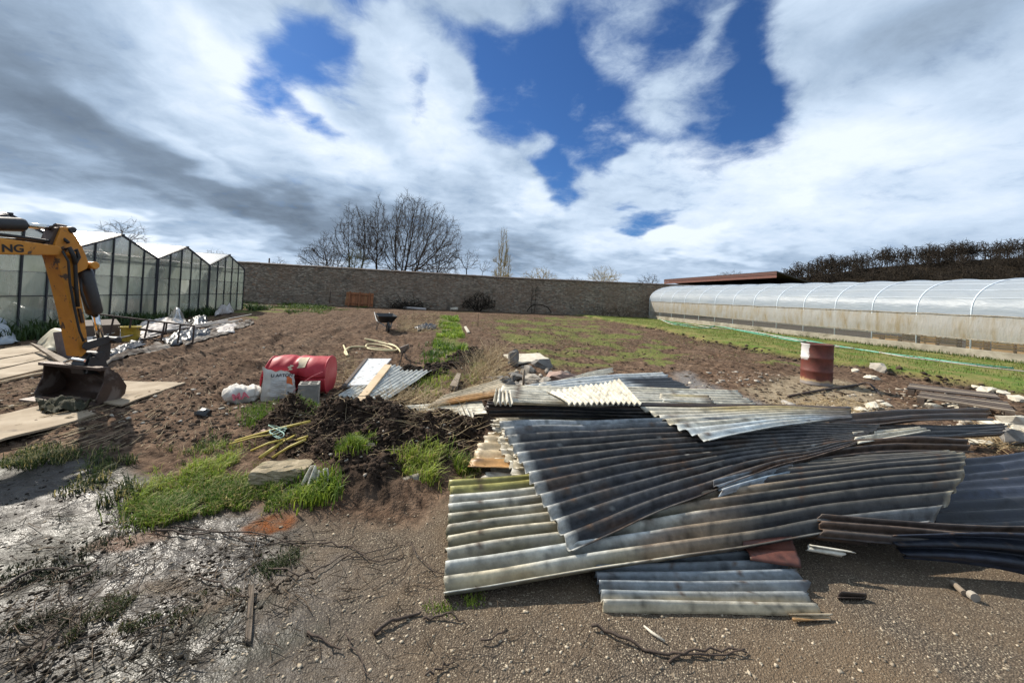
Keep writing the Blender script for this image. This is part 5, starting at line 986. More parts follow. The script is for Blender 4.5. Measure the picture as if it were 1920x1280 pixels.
# --- wheelbarrow, panel on the wall, post, heap
p = Pg(722, 620); t = thing('wheelbarrow', 'black wheelbarrow standing alone on the bare soil', 'wheelbarrow', p, R(-75)); 
tr = [(-.30, -.26, .34), (.26, -.22, .34), (.26, .22, .34), (-.30, .26, .34), (-.48, -.36, .66), (.52, -.36, .60), (.52, .36, .60), (-.48, .36, .66)]
MB().add(tr, [(0, 3, 2, 1), (0, 1, 5, 4), (1, 2, 6, 5), (2, 3, 7, 6), (3, 0, 4, 7)]).build('tray', M_BPLAS, t, local=True, thick=.012)
for s_ in (-1, 1):
    MB().tube([(-1.0, s_*.30, .66), (-.4, s_*.28, .36), (.3, s_*.18, .30), (.62, s_*.08, .22)], .018, 8).build('handle', M_STEEL, t, local=True); MB().tube([(-.30, s_*.27, .34), (-.42, s_*.27, .02), (-.30, s_*.27, .02), (-.05, s_*.25, .32)], .014, 8).build('leg', M_STEEL, t, local=True)
w_ = MB().lathe([(.09, -.04), (.17, -.045), (.20, -.02), (.20, .02), (.17, .045), (.09, .04)], (.62, 0, .20), 22, (0, 1, 0)).build('wheel', M_RUB, t, local=True); MB().lathe([(.0, -.02), (.10, -.03), (.10, .03), (0, .02)], (.62, 0, .20), 16, (0, 1, 0)).build('rim', M_STEEL, w_, local=True)
t = thing('leaning_gate', 'red brown wooden gate leaning on the garden wall', 'gate', (-6.0, 36.2, 0)); y0 = 36.25
def pw(px, py, dy=0.0): q = PY(px, py, y0-dy); return q
a0, a1, a2, a3 = pw(650, 547), pw(701, 550.5), pw(699, 575), pw(646, 572)
for k in range(9): 
    f0, f1 = k/9+.004, (k+1)/9-.004; MB().prism([a0.lerp(a1, f0), a0.lerp(a1, f1), a3.lerp(a2, f1), a3.lerp(a2, f0)], (0, .03, 0)).build('board', M_WOODR if k % 2 else pm('stained board %d' % k, (.40+.05*(k % 3), .19, .08), (.28, .12, .05), 5, .8), t)
for f_ in (.12, .80): MB().bar(a0.lerp(a3, f_)-Vector((0, .05, 0)), a1.lerp(a2, f_)-Vector((0, .05, 0)), .10, .09).build('rail', M_WOODR, t)
for f_ in (.14, .50, .86): MB().bar(a0.lerp(a1, f_)-Vector((0, .10, -.08)), a3.lerp(a2, f_)-Vector((0, .12, .10)), .11, .08, (0, 1, 0)).build('batten', M_WOODR, t)
tubething('iron_post', 'thin dark post standing before the wall left of the leaning gate', 'post', [PY(618, 568, 34.5), PY(620, 540, 34.5)], .035, M_RUST, 6)
tubething('utility_pole', 'short dark pole showing above the wall near the greenhouse', 'pole', [PY(504.5, 500, 70), PY(505, 484, 70)], .11, M_RUST, 6)
MB_ = MB().tube([Pg(757, 579, .12), Pg(798, 582, .12)], .10, 10).build('white_pipe', M_WFILM, loc=(0, 0, 0), smooth=True); tag(MB_, 'white pipe lying near the foot of the wall', 'pipe')
p = PY(765, 574, 35.8); t = thing('brush_pile', 'dark pile of branches against the wall behind the white pipe', 'brush pile', (p.x, 35.8, 0)); rng = np.random.default_rng(4); S = []
for k in range(160): c_ = np.array([p.x+rng.normal(0, .9), 35.8+rng.normal(0, .25), abs(rng.normal(.1, .25))]); d_ = rng.normal(0, 1, 3)*[1, .3, .45]; d_ /= np.linalg.norm(d_); S.append(np.r_[c_, c_+d_*rng.uniform(.4, 1.3), .03, .012])
V, F = segs_mesh(np.array(S)); V[:, 2] = np.maximum(V[:, 2], 0); bulk('branches', V-np.array([p.x, 35.8, 0]), F, M_BARKD, parent=t)
tree('dead_shrub', 'dark tangled shrub growing at the foot of the back wall', 866, 938, 549, 576, 35.6, 900, 4, 31, M_BARKD, M_BARKD, 700, .13, .014, .05, .8, .05, (3, .25), 1, None)
tree('silhouette_tree', 'sapling shape standing in for a dark shadow silhouette on the wall', 994, 1016, 528, 560, 36.1, 1003, 2, 32, M_BARKD, M_BARKD, 60, .2, .014, .8, .08, .3, (1, .3), 1, None)  # sapling stands in for a tree-like shadow silhouette on the wall
q = [PY(a, b, 35.9) for a, b in ((988, 584), (997, 573), (1012, 571), (1026, 576), (1034, 586))]; tubething('silhouette_arch', 'dark arch standing in for a shadow silhouette on the wall', 'branch', smooth_path(q), .045, M_BARKD, 7)  # arch modelled in place of a dark shadow silhouette on the wall
for k, (x_, lb) in enumerate(((1135, 'low brushwood heap near the tunnel end'), (1172, 'dark bramble patch in the corner by the tunnel'))):
    tree('bramble', lb, x_-30, x_+30, 572, 588, 34.5, x_, 4, 40+k, M_BARKD, M_TWIG, 160, .14, .010, -.1, 1.2, .03, (2, .3), 1, None)
t_ = thing('sapling', 'thin young stem standing in the rough grass', 'sapling', Pg(896, 612)); MB().tube([Pg(896, 612), P(897, 588, .85)], [.015, .006], 6).build('stem', M_BARK, t_)
rock('pale_lump', 'pale lump of stone at the top of the weed strip', 'stone', Pg(851, 583), (.9, .6, .45), M_PLAST, 61)
plank('white_plank', 'short white plank stuck in the soil right of the weeds', 'plank', [(870, 612, .18), (874, 611, .2), (881, 622, .04), (876, 623, .04)], .03, M_PLAST)
crumple('black_film', 'crumpled black film beside the bright weeds', 'plastic film', [(778, 614), (815, 610), (820, 618), (785, 622)], .16, M_BPLAS, 33, 24, ridge=.15, fq=4)

# --- rubble heap in the middle
RB = [(962, 690, (.30, .22, .55), M_ROCKG, 'upright dark concrete shard crowning the rubble heap', .7), (1018, 688, (.62, .36, .30), M_ROCKG, 'large flat faced stone at the right of the shard', .4), (972, 712, (.45, .3, .22), M_ROCKG, 'grey block in the middle of the rubble heap', .5), (1000, 718, (.5, .3, .26), M_ROCK, 'pale block low in the rubble heap', .5),
      (1052, 716, (.72, .45, .30), M_ROCKP, 'big pinkish lump at the right end of the rubble', .2), (938, 720, (.5, .28, .2), M_ROCKG, 'grey slab at the left foot of the rubble', .5), (1022, 722, (.3, .25, .25), M_ROCK, 'small pale stone between the rubble blocks', .3), (990, 700, (.35, .3, .25), M_ROCK, 'light stone under the flat faced one', .3), (958, 727, (.26, .2, .2), M_ROCKG, 'dark little stone at the front of the rubble', .4), (1038, 732, (.3, .22, .18), M_ROCKG, 'dark stone in front of the pinkish lump', .3), (918, 715, (.36, .22, .14), M_ROCKP, 'thin pinkish slab beside the dry stalks', .3), (975, 732, (.22, .18, .14), M_ROCK, 'smallest pale stone nearest the sheets', .3)]
for k, (px, py, sz, mt_, lb, cb) in enumerate(RB): p = Pg(px, py); rock('rubble_stone', lb, 'stone', (p.x, p.y, p.z-.03), sz, mt_, 100+k, random.uniform(-.5, .5), 'rubble heap stones', cubic=cb)
plank('white_slab', 'white flat board lying across the back of the rubble', 'board', [(944, 664, .14), (1012, 662, .16), (1032, 674, .12), (968, 680, .14)], .035, M_PLAST, wob=.02); tubething('stake', 'short wooden stake standing in the rubble', 'stake', [Pg(981, 728), Pg(981, 728, .33)], .022, M_WOODG, 6)

# --- drum and things on the right
p = Pg(1530, 720); t = thing('oil_drum', 'rusty red oil drum standing upright on bare ground', 'drum', p); DR = .29
mt, gg, bs = principled('rusty drum'); tt = gg.new('ShaderNodeTexCoord').outputs['Object']; z_ = gg.sep(tt)[2]; nz = gg.noise(tt, 5, 6, .65)
c = gg.mix(gg.mr(nz, .35, .65), (.155, .036, .024), (.085, .026, .018)); wx = gg.v('DOT_PRODUCT', tt, (-.93, .30, 0)); m1 = gg.m('MULTIPLY', gg.mr(gg.m('ADD', wx, gg.m('MULTIPLY', gg.m('SUBTRACT', nz, .5), .10)), .250, .258), gg.mr(gg.m('ADD', z_, gg.m('MULTIPLY', gg.m('SUBTRACT', nz, .5), .3)), .52, .55))
c = gg.mix(m1, c, (.58, .56, .54)); c = gg.mix(gg.mr(gg.m('ADD', z_, gg.m('MULTIPLY', nz, .25)), .27, .22), c, (.40, .27, .13)); c = gg.mix(gg.mr(gg.m('ADD', z_, gg.m('MULTIPLY', nz, .2)), .20, .16), c, (.20, .17, .15)); gg.put(bs.inputs['Base Color'], c); gg.put(bs.inputs['Roughness'], gg.mr(nz, .3, .7, .45, .75)); gg.put(bs.inputs['Normal'], gg.bump(gg.noise(tt, 30, 4, .6), .25, .01)); M_DRUM = mt
prof = [(DR-.01, 0), (DR, .012), (DR, .03), (DR-.006, .04), (DR-.006, .28), (DR+.006, .30), (DR-.006, .32), (DR-.006, .57), (DR+.006, .59), (DR-.006, .61), (DR-.006, .85), (DR+.004, .865), (DR+.004, .88), (DR-.012, .88), (DR-.012, .10), (0, .09)]
MB().lathe(prof, p, 48).build('body', M_DRUM, t, smooth=True); MB().tube([p+Vector((math.cos(a)*(DR-.004), math.sin(a)*(DR-.004), .882)) for a in np.linspace(0, 2*PI, 41)], .008, 6, False).build('rim', M_RUST, t)
tubething('iron_bar', 'straight black iron bar lying in front of the drum', 'metal bar', [Pg(1478, 746, .03), Pg(1545, 734, .04), Pg(1608, 724, .03)], .025, M_RUST, 6); tubething('drum_shadow_strip', 'curved dark strip standing in for the shadow right of the drum', 'metal bar', smooth_path([Pg(1605, 725, .03), Pg(1628, 727, .10), Pg(1650, 742, .02)]), .02, M_RUST, 6)  # the curved strip imitates the outline of the drum's cast shadow
RK = [(1646, 702, (.52, .42, .42), M_ROCK, 'biggest pale stone beside the lawn edge'), (1672, 697, (.40, .36, .26), M_ROCKG, 'grey stone just right of the biggest pale one'), (1633, 711, (.42, .28, .14), M_PLAST, 'flat whitish stone in front of the big pale one'), (1604, 698, (.20, .16, .16), M_PLAST, 'small white stone between drum and pale stones'), (1690, 705, (.34, .3, .2), M_ROCKP, 'pinkish stone at the right of the stone group'), (1632, 696, (.26, .22, .12), M_PLAST, 'thin white stone behind the big pale one')]
for k, (px, py, sz, mt_, lb) in enumerate(RK): p = Pg(px, py); rock('stone', lb, 'stone', (p.x, p.y, p.z-.02), sz, mt_, 140+k, random.uniform(-.5, .5), cubic=.3)
# charred pallets
def pallet(lb, c, z, seed, nb=5):
    a, b, cc, d = (P(*q) for q in c); m_ = (a+b+cc+d)/4; t = thing('pallet', lb, 'pallet', (m_.x, m_.y, 0), group='charred pallets')
    for k in range(nb):
        f0, f1 = k/nb+.02, (k+1)/nb-.05; A0, A1, B0, B1 = a.lerp(d, f0), a.lerp(d, f1), b.lerp(cc, f0), b.lerp(cc, f1); MB().prism([A0, B0, B1, A1], (0, 0, -.022)).build('slat', M_WOODG if k in (1, 4) else M_WOODD, t)
    for k in range(3):
        f_ = .05+.45*k; A0 = a.lerp(b, f_); B0 = d.lerp(cc, f_); MB().bar(A0-Vector((0, 0, .07)), B0-Vector((0, 0, .07)), .09, .09).build('bearer', M_WOODD, t)
pallet('rear charred pallet of the two near the lawn', [(1706, 718, .20), (1866, 737, .20), (1876, 747, .20), (1700, 727, .20)], .2, 1, 3); pallet('front charred pallet with white lumps around it', [(1728, 733, .20), (1888, 752, .20), (1905, 772, .18), (1718, 743, .18)], .2, 2, 5)
WL = [(1735, 752, .30, 'small white lump at the left corner of the front pallet'), (1748, 765, .45, 'big white lump before the left end of the front pallet'), (1782, 762, .42, 'white lump under the middle of the front pallet'), (1812, 768, .36, 'white lump right of the middle under the front pallet'), (1852, 735, .55, 'long white lump behind the rear pallet'), (1880, 739, .45, 'white lump behind the right end of the rear pallet'), (1828, 728, .4, 'flat white lump behind the middle of the rear pallet'), (1905, 752, .5, 'white slab lump beyond the right ends of the pallets'),
      (1866, 800, .55, 'wide white lump left in the heap at the right edge'), (1905, 795, .6, 'largest white lump of the heap at the right edge'), (1882, 815, .5, 'front white lump of the heap at the right edge'), (1915, 812, .45, 'white lump touching the right edge of the photo'), (1636, 765, .45, 'yellowish white lump on the straw before the iron bar'), (1618, 772, .40, 'white lump left of the yellowish one on the straw'), (1660, 760, .30, 'small white lump right of the yellowish one on the straw'), (1840, 775, .35, 'white lump below the right end of the front pallet'), (1600, 778, .25, 'smallest white lump next to the cream sheet end'), (1895, 780, .35, 'white lump between the pallets and the right heap')]
for k, (px, py, s_, lb) in enumerate(WL): p = Pg(px, py); rock('plaster_lump', lb, 'rubble', (p.x, p.y, p.z-.03), (s_*.8, s_*.55, s_*.36), M_PLAST, 170+k, random.uniform(-1, 1), 'plaster lumps around the pallets')
p = Pg(1905, 835); rock('grey_boulder', 'dark grey boulder among plaster lumps at the right edge', 'stone', (p.x, p.y, p.z), (.4, .3, .28), M_ROCKG, 199)
plank('white_batten', 'white batten lying behind the blue black sheet', 'batten', [(1815, 822, .06), (1865, 826, .06), (1860, 832, .05), (1818, 829, .05)], .02, M_PLAST)
tubething('spring_coil', 'short grey corrugated pipe beside the sheets', 'pipe', [Pg(1468, 758, .04), Pg(1490, 766, .04)], .04, M_PIPE, 10)

# --- hoses along the tunnel
for k, (pts, mt_, lb) in enumerate([([(1232, 598), (1260, 605), (1310, 611), (1350, 613), (1400, 622), (1440, 628), (1500, 637), (1560, 648), (1640, 661), (1720, 671), (1800, 682), (1900, 692)], 0, 'green garden hose lying along the foot of the tunnel'), ([(1240, 600), (1262, 609), (1300, 610), (1340, 616), (1400, 620), (1470, 634), (1540, 646), (1600, 654)], 1, 'whitish hose beside the green one along the tunnel'), ([(1255, 607), (1320, 616), (1345, 610), (1370, 617), (1420, 627), (1490, 640), (1510, 641)], 0, 'second shorter green hose near the far tunnel end'), ([(1565, 652), (1620, 657), (1700, 671), (1780, 681), (1850, 690), (1940, 700)], 1, 'thin white hose in the grass near the crates')]):
    tubething('garden_hose', lb, 'hose', smooth_path([Pg(a, b, .03) for a, b in pts], 5), .028 if k < 3 else .02, pm('hose green %d' % k, (.10, .40, .29), (.07, .30, .22), 4, .5) if not mt_ else M_WFILM, 6)

# --- foreground: slab, broken piece, canes, twigs
p = Pg(522, 908); bm = bmesh.new(); bmesh.ops.create_cube(bm, size=1); bmesh.ops.subdivide_edges(bm, edges=bm.edges[:], cuts=9, use_grid_fill=True); rr_ = np.random.default_rng(2)
for v in bm.verts:
    e_ = sum(abs(c_) > .49 for c_ in v.co); k_ = 1-.035*(e_ > 1)*rr_.random()-.05*(e_ > 2); v.co = Vector((v.co.x*.40*k_, v.co.y*.24*k_, v.co.z*.11*k_))+Vector(rr_.normal(0, .004, 3)); v.co.x += .05*v.co.y/.3
me = bpy.data.meshes.new('concrete_slab'); bm.to_mesh(me); bm.free(); me.materials.append(M_SLAB); o = bpy.data.objects.new('concrete_slab', me); COL.objects.link(o); o.location = (p.x, p.y+.11, p.z+.05); o.rotation_euler = (R(-3), R(2), R(6)); tag(o, 'thick mossy concrete slab lying in the foreground grass', 'slab')
sheet('broken white scrap with a scalloped front edge beside the slab', [(588, 868, .20), (562, 916, .06), (612, 872, .20), (618, 916, .06)], 3.5, .022, c_white, rag=(.25, .06), seed=95, ns=20, name='sheet_fragment')
plank('flat_scrap', 'tan scrap board on the dark soil pile', 'board', [(655, 838, .20), (702, 828, .24), (708, 842, .17), (660, 852, .16)], .015, M_LABEL, wob=.03, seed=5)
for k, (a, b, lb, r_) in enumerate([((440, 836), (580, 809), 'longest yellow cane, at the back of the bundle', .012), ((487, 868), (558, 833), 'thickest yellow cane crossing over the others', .017), ((470, 855), (535, 842), 'yellow cane just left of the thick one', .010), ((430, 842), (520, 832), 'thin pale cane low in the grass', .007), ((510, 868), (572, 844), 'yellow cane nearest the concrete slab', .012), ((535, 846), (575, 838), 'short yellow cane at the pile edge', .011)]):
    tubething('cane', lb, 'cane', [Pg(*a, .05), Pg((a[0]+b[0])/2, (a[1]+b[1])/2, .09), Pg(*b, .10)], r_, M_CANE, 7, 'yellow canes')
tubething('green_twine', 'tangle of pale green twine on the canes', 'twine', smooth_path([Pg(520+18*math.sin(k*2.3), 826+10*math.cos(k*1.7), .09+.02*math.sin(k)) for k in range(14)], 4), .004, pm('twine', (.22, .38, .32), (.3, .42, .38), 5, .7), 4)
M_BARKB = pm('bark strip', (.15, .115, .085), (.09, .07, .05), 14, .9, .5, 60)
plank('bark_strip', 'flat grey brown strip of bark on the wet tarmac', 'bark', [(466, 1096, .025), (477, 1094, .025), (471, 1200, .02), (459, 1200, .02)], .012, M_BARKB, wob=.01, seed=2)
M_STK = pm('dark stick', (.040, .026, .018), (.075, .050, .035), 12, .85, .4, 60)
TW = [([(700, 1192), (735, 1172), (792, 1150)], .011, 'thickest dark stick below the mossy sheet'), ([(790, 1163), (835, 1162), (874, 1166)], .006, 'thin straight stick just right of the thickest one'), ([(1110, 1178), (1180, 1208), (1250, 1232), (1320, 1226), (1396, 1224)], .008, 'long curved branch on the tarmac under the lowest sheet'), ([(1250, 1238), (1330, 1232), (1398, 1230)], .006, 'second branch lying alongside the long curved one'), ([(572, 1190), (610, 1208), (640, 1226)], .006, 'stick lying left of centre near the bottom'), ([(645, 1190), (668, 1235), (696, 1270)], .004, 'thin stick running down to the bottom edge'), ([(800, 1280), (830, 1255), (850, 1243)], .005, 'short stick at the bottom centre'), ([(905, 1210), (948, 1192)], .005, 'short dark stick between the two larger ones'),
      ([(-20, 1120), (60, 1078), (130, 1068), (185, 1058)], .009, 'dark branch at the left edge on the wet tarmac'), ([(130, 1094), (165, 1085), (187, 1060)], .007, 'forked end of the left branch'), ([(290, 1000), (380, 1005), (470, 1002), (560, 1030)], .006, 'long thin stem lying below the grass'), ([(60, 1250), (110, 1180), (160, 1140)], .006, 'slim branch in the lower left corner'), ([(320, 990), (400, 1000), (480, 1020), (610, 1015)], .005, 'pale thin stem beside the rust stain'), ([(500, 1065), (560, 1085), (620, 1060), (660, 1030)], .005, 'looping thin stem right of the bark strip'), ([(600, 1020), (660, 1030), (700, 1055), (760, 1045)], .005, 'tangled thin stem left of the mossy sheet'), ([(640, 1050), (700, 1040), (770, 1018)], .004, 'straight thin twig pointing at the mossy sheet'), ([(770, 1020), (785, 1050), (830, 1085)], .004, 'fine pale root by the corner of the mossy sheet'), ([(365, 1085), (420, 1105), (470, 1130)], .005, 'twig left of the bark strip')]
rr_ = np.random.default_rng(12)
for pts, r_, lb in TW:
    q = smooth_path([Pg(a, b, .012+.01*rr_.random()) for a, b in pts], 5); q = [v+Vector(rr_.normal(0, .006, 3)) for v in q]; tubething('twig', lb, 'twig', q, [r_*(1-.5*i_/len(q)) for i_ in range(len(q))], M_STK, 6)
tubething('white_stick', 'small white splinter on the tarmac near the lowest sheet', 'splinter', [Pg(1207, 1177, .012), Pg(1222, 1190, .012), Pg(1246, 1206, .012)], [.004, .007, .006], M_PLAST, 6)
p = Pg(1812, 1118); t = thing('cut_peg', 'pale cut wooden peg lying on the tarmac at lower right', 'peg', p); MB().tube([Pg(1786, 1098, .02), Pg(1808, 1118, .02)], .016, 10).build('shaft', M_WOODG, t); MB().tube([Pg(1820, 1121, .022), Pg(1829, 1128, .022)], .024, 12).build('end_piece', M_ROCK, t)
p = Pg(380, 780); rock('dark_clod', 'black crumpled scrap lying alone on the bare soil', 'scrap', (p.x, p.y, p.z), (.20, .12, .12), M_BPLAS, 220)
p = Pg(490, 815); rock('tan_stone', 'tan stone half sunk left of the dark soil pile', 'stone', (p.x, p.y, p.z-.03), (.20, .14, .11), M_ROCKP, 222)
sheet('curved tile fragment lying in the soil before the stack', [(735, 905, .05), (790, 888, .08), (750, 918, .04), (793, 903, .05)], .5, .02, lambda S, T, L, w, sd_: c_tan(S, T, L, w, sd_)*.55, seed=97, ns=12, rag=(.1, .1), name='tile_fragment')

# ================================================================== grass, stalks, clods, pebbles (nobody could count these)
def in_px(n, poly, seed):
    """n random ground points inside a polygon of the photograph"""
    rg = np.random.default_rng(seed); xs = [p[0] for p in poly]; ys = [p[1] for p in poly]; o = np.zeros((0, 2))
    while len(o) < n:
        q = np.c_[rg.uniform(min(xs), max(xs), n*3), rg.uniform(min(ys), max(ys), n*3)]; q = q[polydist(q[:, 0], q[:, 1], poly) > 0]; o = np.r_[o, q]
    return px2w(o[:n])+rg.normal(0, .045, (n, 2))*np.clip(np.hypot(*px2w(o[:n]).T)/4, .5, 2)[:, None]
def px2w(o):
    f, r_, u = np.array(_f), np.array(RT), np.array(UP); d = f+np.outer((o[:, 0]-CXP)/FPX, r_)-np.outer((o[:, 1]-CYP)/FPX, u); t = -EYE/d[:, 2]; return d[:, :2]*t[:, None]
def in_w(n, poly, seed):
    rg = np.random.default_rng(seed); xs = [p[0] for p in poly]; ys = [p[1] for p in poly]; o = np.zeros((0, 2))
    while len(o) < n:
        q = np.c_[rg.uniform(min(xs), max(xs), n*3), rg.uniform(min(ys), max(ys), n*3)]; q = q[polydist(q[:, 0], q[:, 1], poly) > 0]; o = np.r_[o, q]
    return o[:n]
def blades(xy, hmin, hmax, w, c1, c2, seed, lean=.6, tipc=None, z0=None):
    rg = np.random.default_rng(seed); n = len(xy); L = rg.uniform(hmin, hmax, n)*(.6+.8*vnoise(xy[:, 0]*3, xy[:, 1]*3, seed)); a = rg.uniform(0, 2*PI, n); ln = rg.uniform(.15, lean, n)*L
    z = hq(xy[:, 0], xy[:, 1]) if z0 is None else z0; b = np.c_[xy, z-.005]; dr = np.c_[np.cos(a), np.sin(a), np.zeros(n)]; sd_ = np.c_[-np.sin(a), np.cos(a), np.zeros(n)]*(w*rg.uniform(.6, 1.3, n))[:, None]
    m_ = b+dr*(ln*.35)[:, None]+np.c_[np.zeros((n, 2)), L*.62]; t = b+dr*ln[:, None]*1.25+np.c_[np.zeros((n, 2)), L*rg.uniform(.65, 1.0, n)]
    V = np.stack([b-sd_*.5, b+sd_*.5, m_-sd_*.42, m_+sd_*.42, t], 1); F = np.array([[0, 1, 3], [0, 3, 2], [2, 3, 4]])[None]+(np.arange(n)*5)[:, None, None]
    f = np.clip(.5+.9*fbm(xy[:, 0]*2.2, xy[:, 1]*2.2, 3, seed+3)+rg.normal(0, .2, n), 0, 1)[:, None]; C = np.array(c1)*(1-f)+np.array(c2)*f; C = np.repeat(C[:, None], 5, 1)
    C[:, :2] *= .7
    if tipc is not None: k_ = rg.random(n) < .22; C[k_] = np.array(tipc)
    return V.reshape(-1, 3), F.reshape(-1, 3), C.reshape(-1, 3)
def merge(parts):
    V, F, C, b = [], [], [], 0
    for v, f, c in parts: V.append(v); F.append(f+b); C.append(c); b += len(v)
    return np.concatenate(V), np.concatenate(F), np.concatenate(C)
M_GRASS = vcol('grass blades', .55, .3, 0, 30, 0, .2, .35)
def stuff(name, parts, mat, label, cat): V, F, C = merge(parts); o = bulk(name, V, F, mat, attrs={'Col': C}); return tag(o, label, cat, kind='stuff')
G1, G2, STR = (.085, .15, .014), (.34, .42, .055), (.38, .32, .13)
def keep(xy, seed, f=1.2, t=.0): return xy[fbm(xy[:, 0]*f, xy[:, 1]*f, 4, seed) > t]
FGP = [(330, 868), (420, 840), (475, 856), (470, 905), (570, 925), (610, 945), (520, 962), (420, 958), (330, 985), (265, 985), (235, 960), (290, 905)]
FGD = [(180, 850), (300, 838), (420, 826), (480, 838), (440, 870), (330, 880), (300, 920), (170, 960), (60, 960), (150, 900)]
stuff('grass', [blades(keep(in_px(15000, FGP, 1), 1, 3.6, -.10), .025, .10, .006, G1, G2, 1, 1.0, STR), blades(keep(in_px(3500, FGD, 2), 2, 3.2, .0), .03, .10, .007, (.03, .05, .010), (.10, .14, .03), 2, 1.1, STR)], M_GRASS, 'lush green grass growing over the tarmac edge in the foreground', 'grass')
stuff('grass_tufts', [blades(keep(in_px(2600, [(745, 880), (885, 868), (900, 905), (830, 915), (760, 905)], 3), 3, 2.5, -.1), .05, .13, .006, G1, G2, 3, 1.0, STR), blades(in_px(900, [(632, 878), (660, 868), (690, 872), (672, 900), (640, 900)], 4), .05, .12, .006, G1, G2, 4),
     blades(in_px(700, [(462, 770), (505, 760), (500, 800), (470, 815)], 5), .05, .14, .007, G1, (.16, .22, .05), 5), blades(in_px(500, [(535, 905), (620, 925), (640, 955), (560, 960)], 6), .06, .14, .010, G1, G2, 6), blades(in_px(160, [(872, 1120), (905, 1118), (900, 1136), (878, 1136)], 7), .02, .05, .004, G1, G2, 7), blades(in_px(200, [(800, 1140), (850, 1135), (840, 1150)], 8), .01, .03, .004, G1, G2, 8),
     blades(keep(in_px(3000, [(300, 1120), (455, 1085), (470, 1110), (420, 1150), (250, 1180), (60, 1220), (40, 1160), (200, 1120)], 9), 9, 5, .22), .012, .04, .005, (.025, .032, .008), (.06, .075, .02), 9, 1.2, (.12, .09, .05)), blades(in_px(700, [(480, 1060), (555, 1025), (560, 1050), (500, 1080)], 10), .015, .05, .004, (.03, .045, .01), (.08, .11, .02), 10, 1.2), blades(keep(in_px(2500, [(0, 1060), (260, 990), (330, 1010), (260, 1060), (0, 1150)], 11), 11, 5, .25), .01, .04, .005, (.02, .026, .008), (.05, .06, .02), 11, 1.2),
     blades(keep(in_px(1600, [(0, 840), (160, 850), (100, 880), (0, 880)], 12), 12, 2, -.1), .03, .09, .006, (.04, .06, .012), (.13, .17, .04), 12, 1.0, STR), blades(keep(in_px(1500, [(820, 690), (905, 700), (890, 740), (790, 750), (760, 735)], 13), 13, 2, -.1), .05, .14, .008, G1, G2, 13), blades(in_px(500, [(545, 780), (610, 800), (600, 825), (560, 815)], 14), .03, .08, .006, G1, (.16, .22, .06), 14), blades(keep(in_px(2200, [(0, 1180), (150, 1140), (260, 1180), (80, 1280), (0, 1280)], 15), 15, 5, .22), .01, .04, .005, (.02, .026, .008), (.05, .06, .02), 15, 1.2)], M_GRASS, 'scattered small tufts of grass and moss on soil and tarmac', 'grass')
stuff('weeds', [blades(keep(in_w(9000, Z_WEED, 20), 20, 1.6, -.02), .06, .19, .030, (.11, .20, .02), (.33, .43, .055), 20, .8), blades(keep(in_px(1200, [(790, 650), (840, 640), (880, 680), (800, 690)], 21), 21, 1.4, -.1), .06, .2, .02, (.04, .09, .012), (.13, .2, .03), 21, .8)], M_GRASS, 'bright green leafy weeds in a strip down the middle of the plot', 'weeds')
LN = [(14.4, 36), (13.8, 23), (14.2, 20.3), (12.3, 12.5), (11.9, 8.4), (12.8, 5.6), (22.0, 5.6), (22.0, 36)]
lx = in_w(34000, LN, 30); lx = lx[polydist(lx[:, 0], lx[:, 1], Z_LAWN) > .05]
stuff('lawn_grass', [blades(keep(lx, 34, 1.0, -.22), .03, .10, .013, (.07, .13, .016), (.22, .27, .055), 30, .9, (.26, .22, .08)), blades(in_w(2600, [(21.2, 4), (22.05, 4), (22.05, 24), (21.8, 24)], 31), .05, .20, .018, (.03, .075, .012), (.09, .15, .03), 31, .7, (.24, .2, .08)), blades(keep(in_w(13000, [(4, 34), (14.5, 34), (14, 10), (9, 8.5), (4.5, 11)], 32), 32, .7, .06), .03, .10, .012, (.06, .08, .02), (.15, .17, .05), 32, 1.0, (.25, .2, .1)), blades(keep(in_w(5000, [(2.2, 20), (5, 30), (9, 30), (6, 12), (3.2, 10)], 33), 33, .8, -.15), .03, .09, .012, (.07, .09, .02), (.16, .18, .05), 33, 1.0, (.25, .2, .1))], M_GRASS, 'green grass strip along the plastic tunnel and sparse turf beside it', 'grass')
stuff('greenhouse_weeds', [blades(keep(in_w(7000, [(-10.7, 7), (-9.3, 8), (-9.0, 14), (-9.9, 19), (-9.6, 27), (-10.7, 27)], 40), 40, .8, -.1), .12, .5, .035, (.018, .040, .010), (.060, .100, .025), 40, .8), blades(keep(in_w(7000, [(-16, 36.2), (-9, 36.2), (-6.5, 30), (-7.5, 24), (-9.5, 26.5), (-16, 27)], 41), 41, .6, -.1), .08, .28, .03, (.03, .065, .012), (.12, .17, .035), 41, .8), blades(keep(in_w(4000, [(-8.5, 31), (-5.2, 36), (-4.2, 36), (-6.2, 25)], 42), 42, .6, -.05), .06, .16, .02, (.07, .11, .02), (.17, .2, .05), 42, .9)], M_GRASS, 'dark leafy weeds along the foot of the greenhouse and wall', 'weeds')

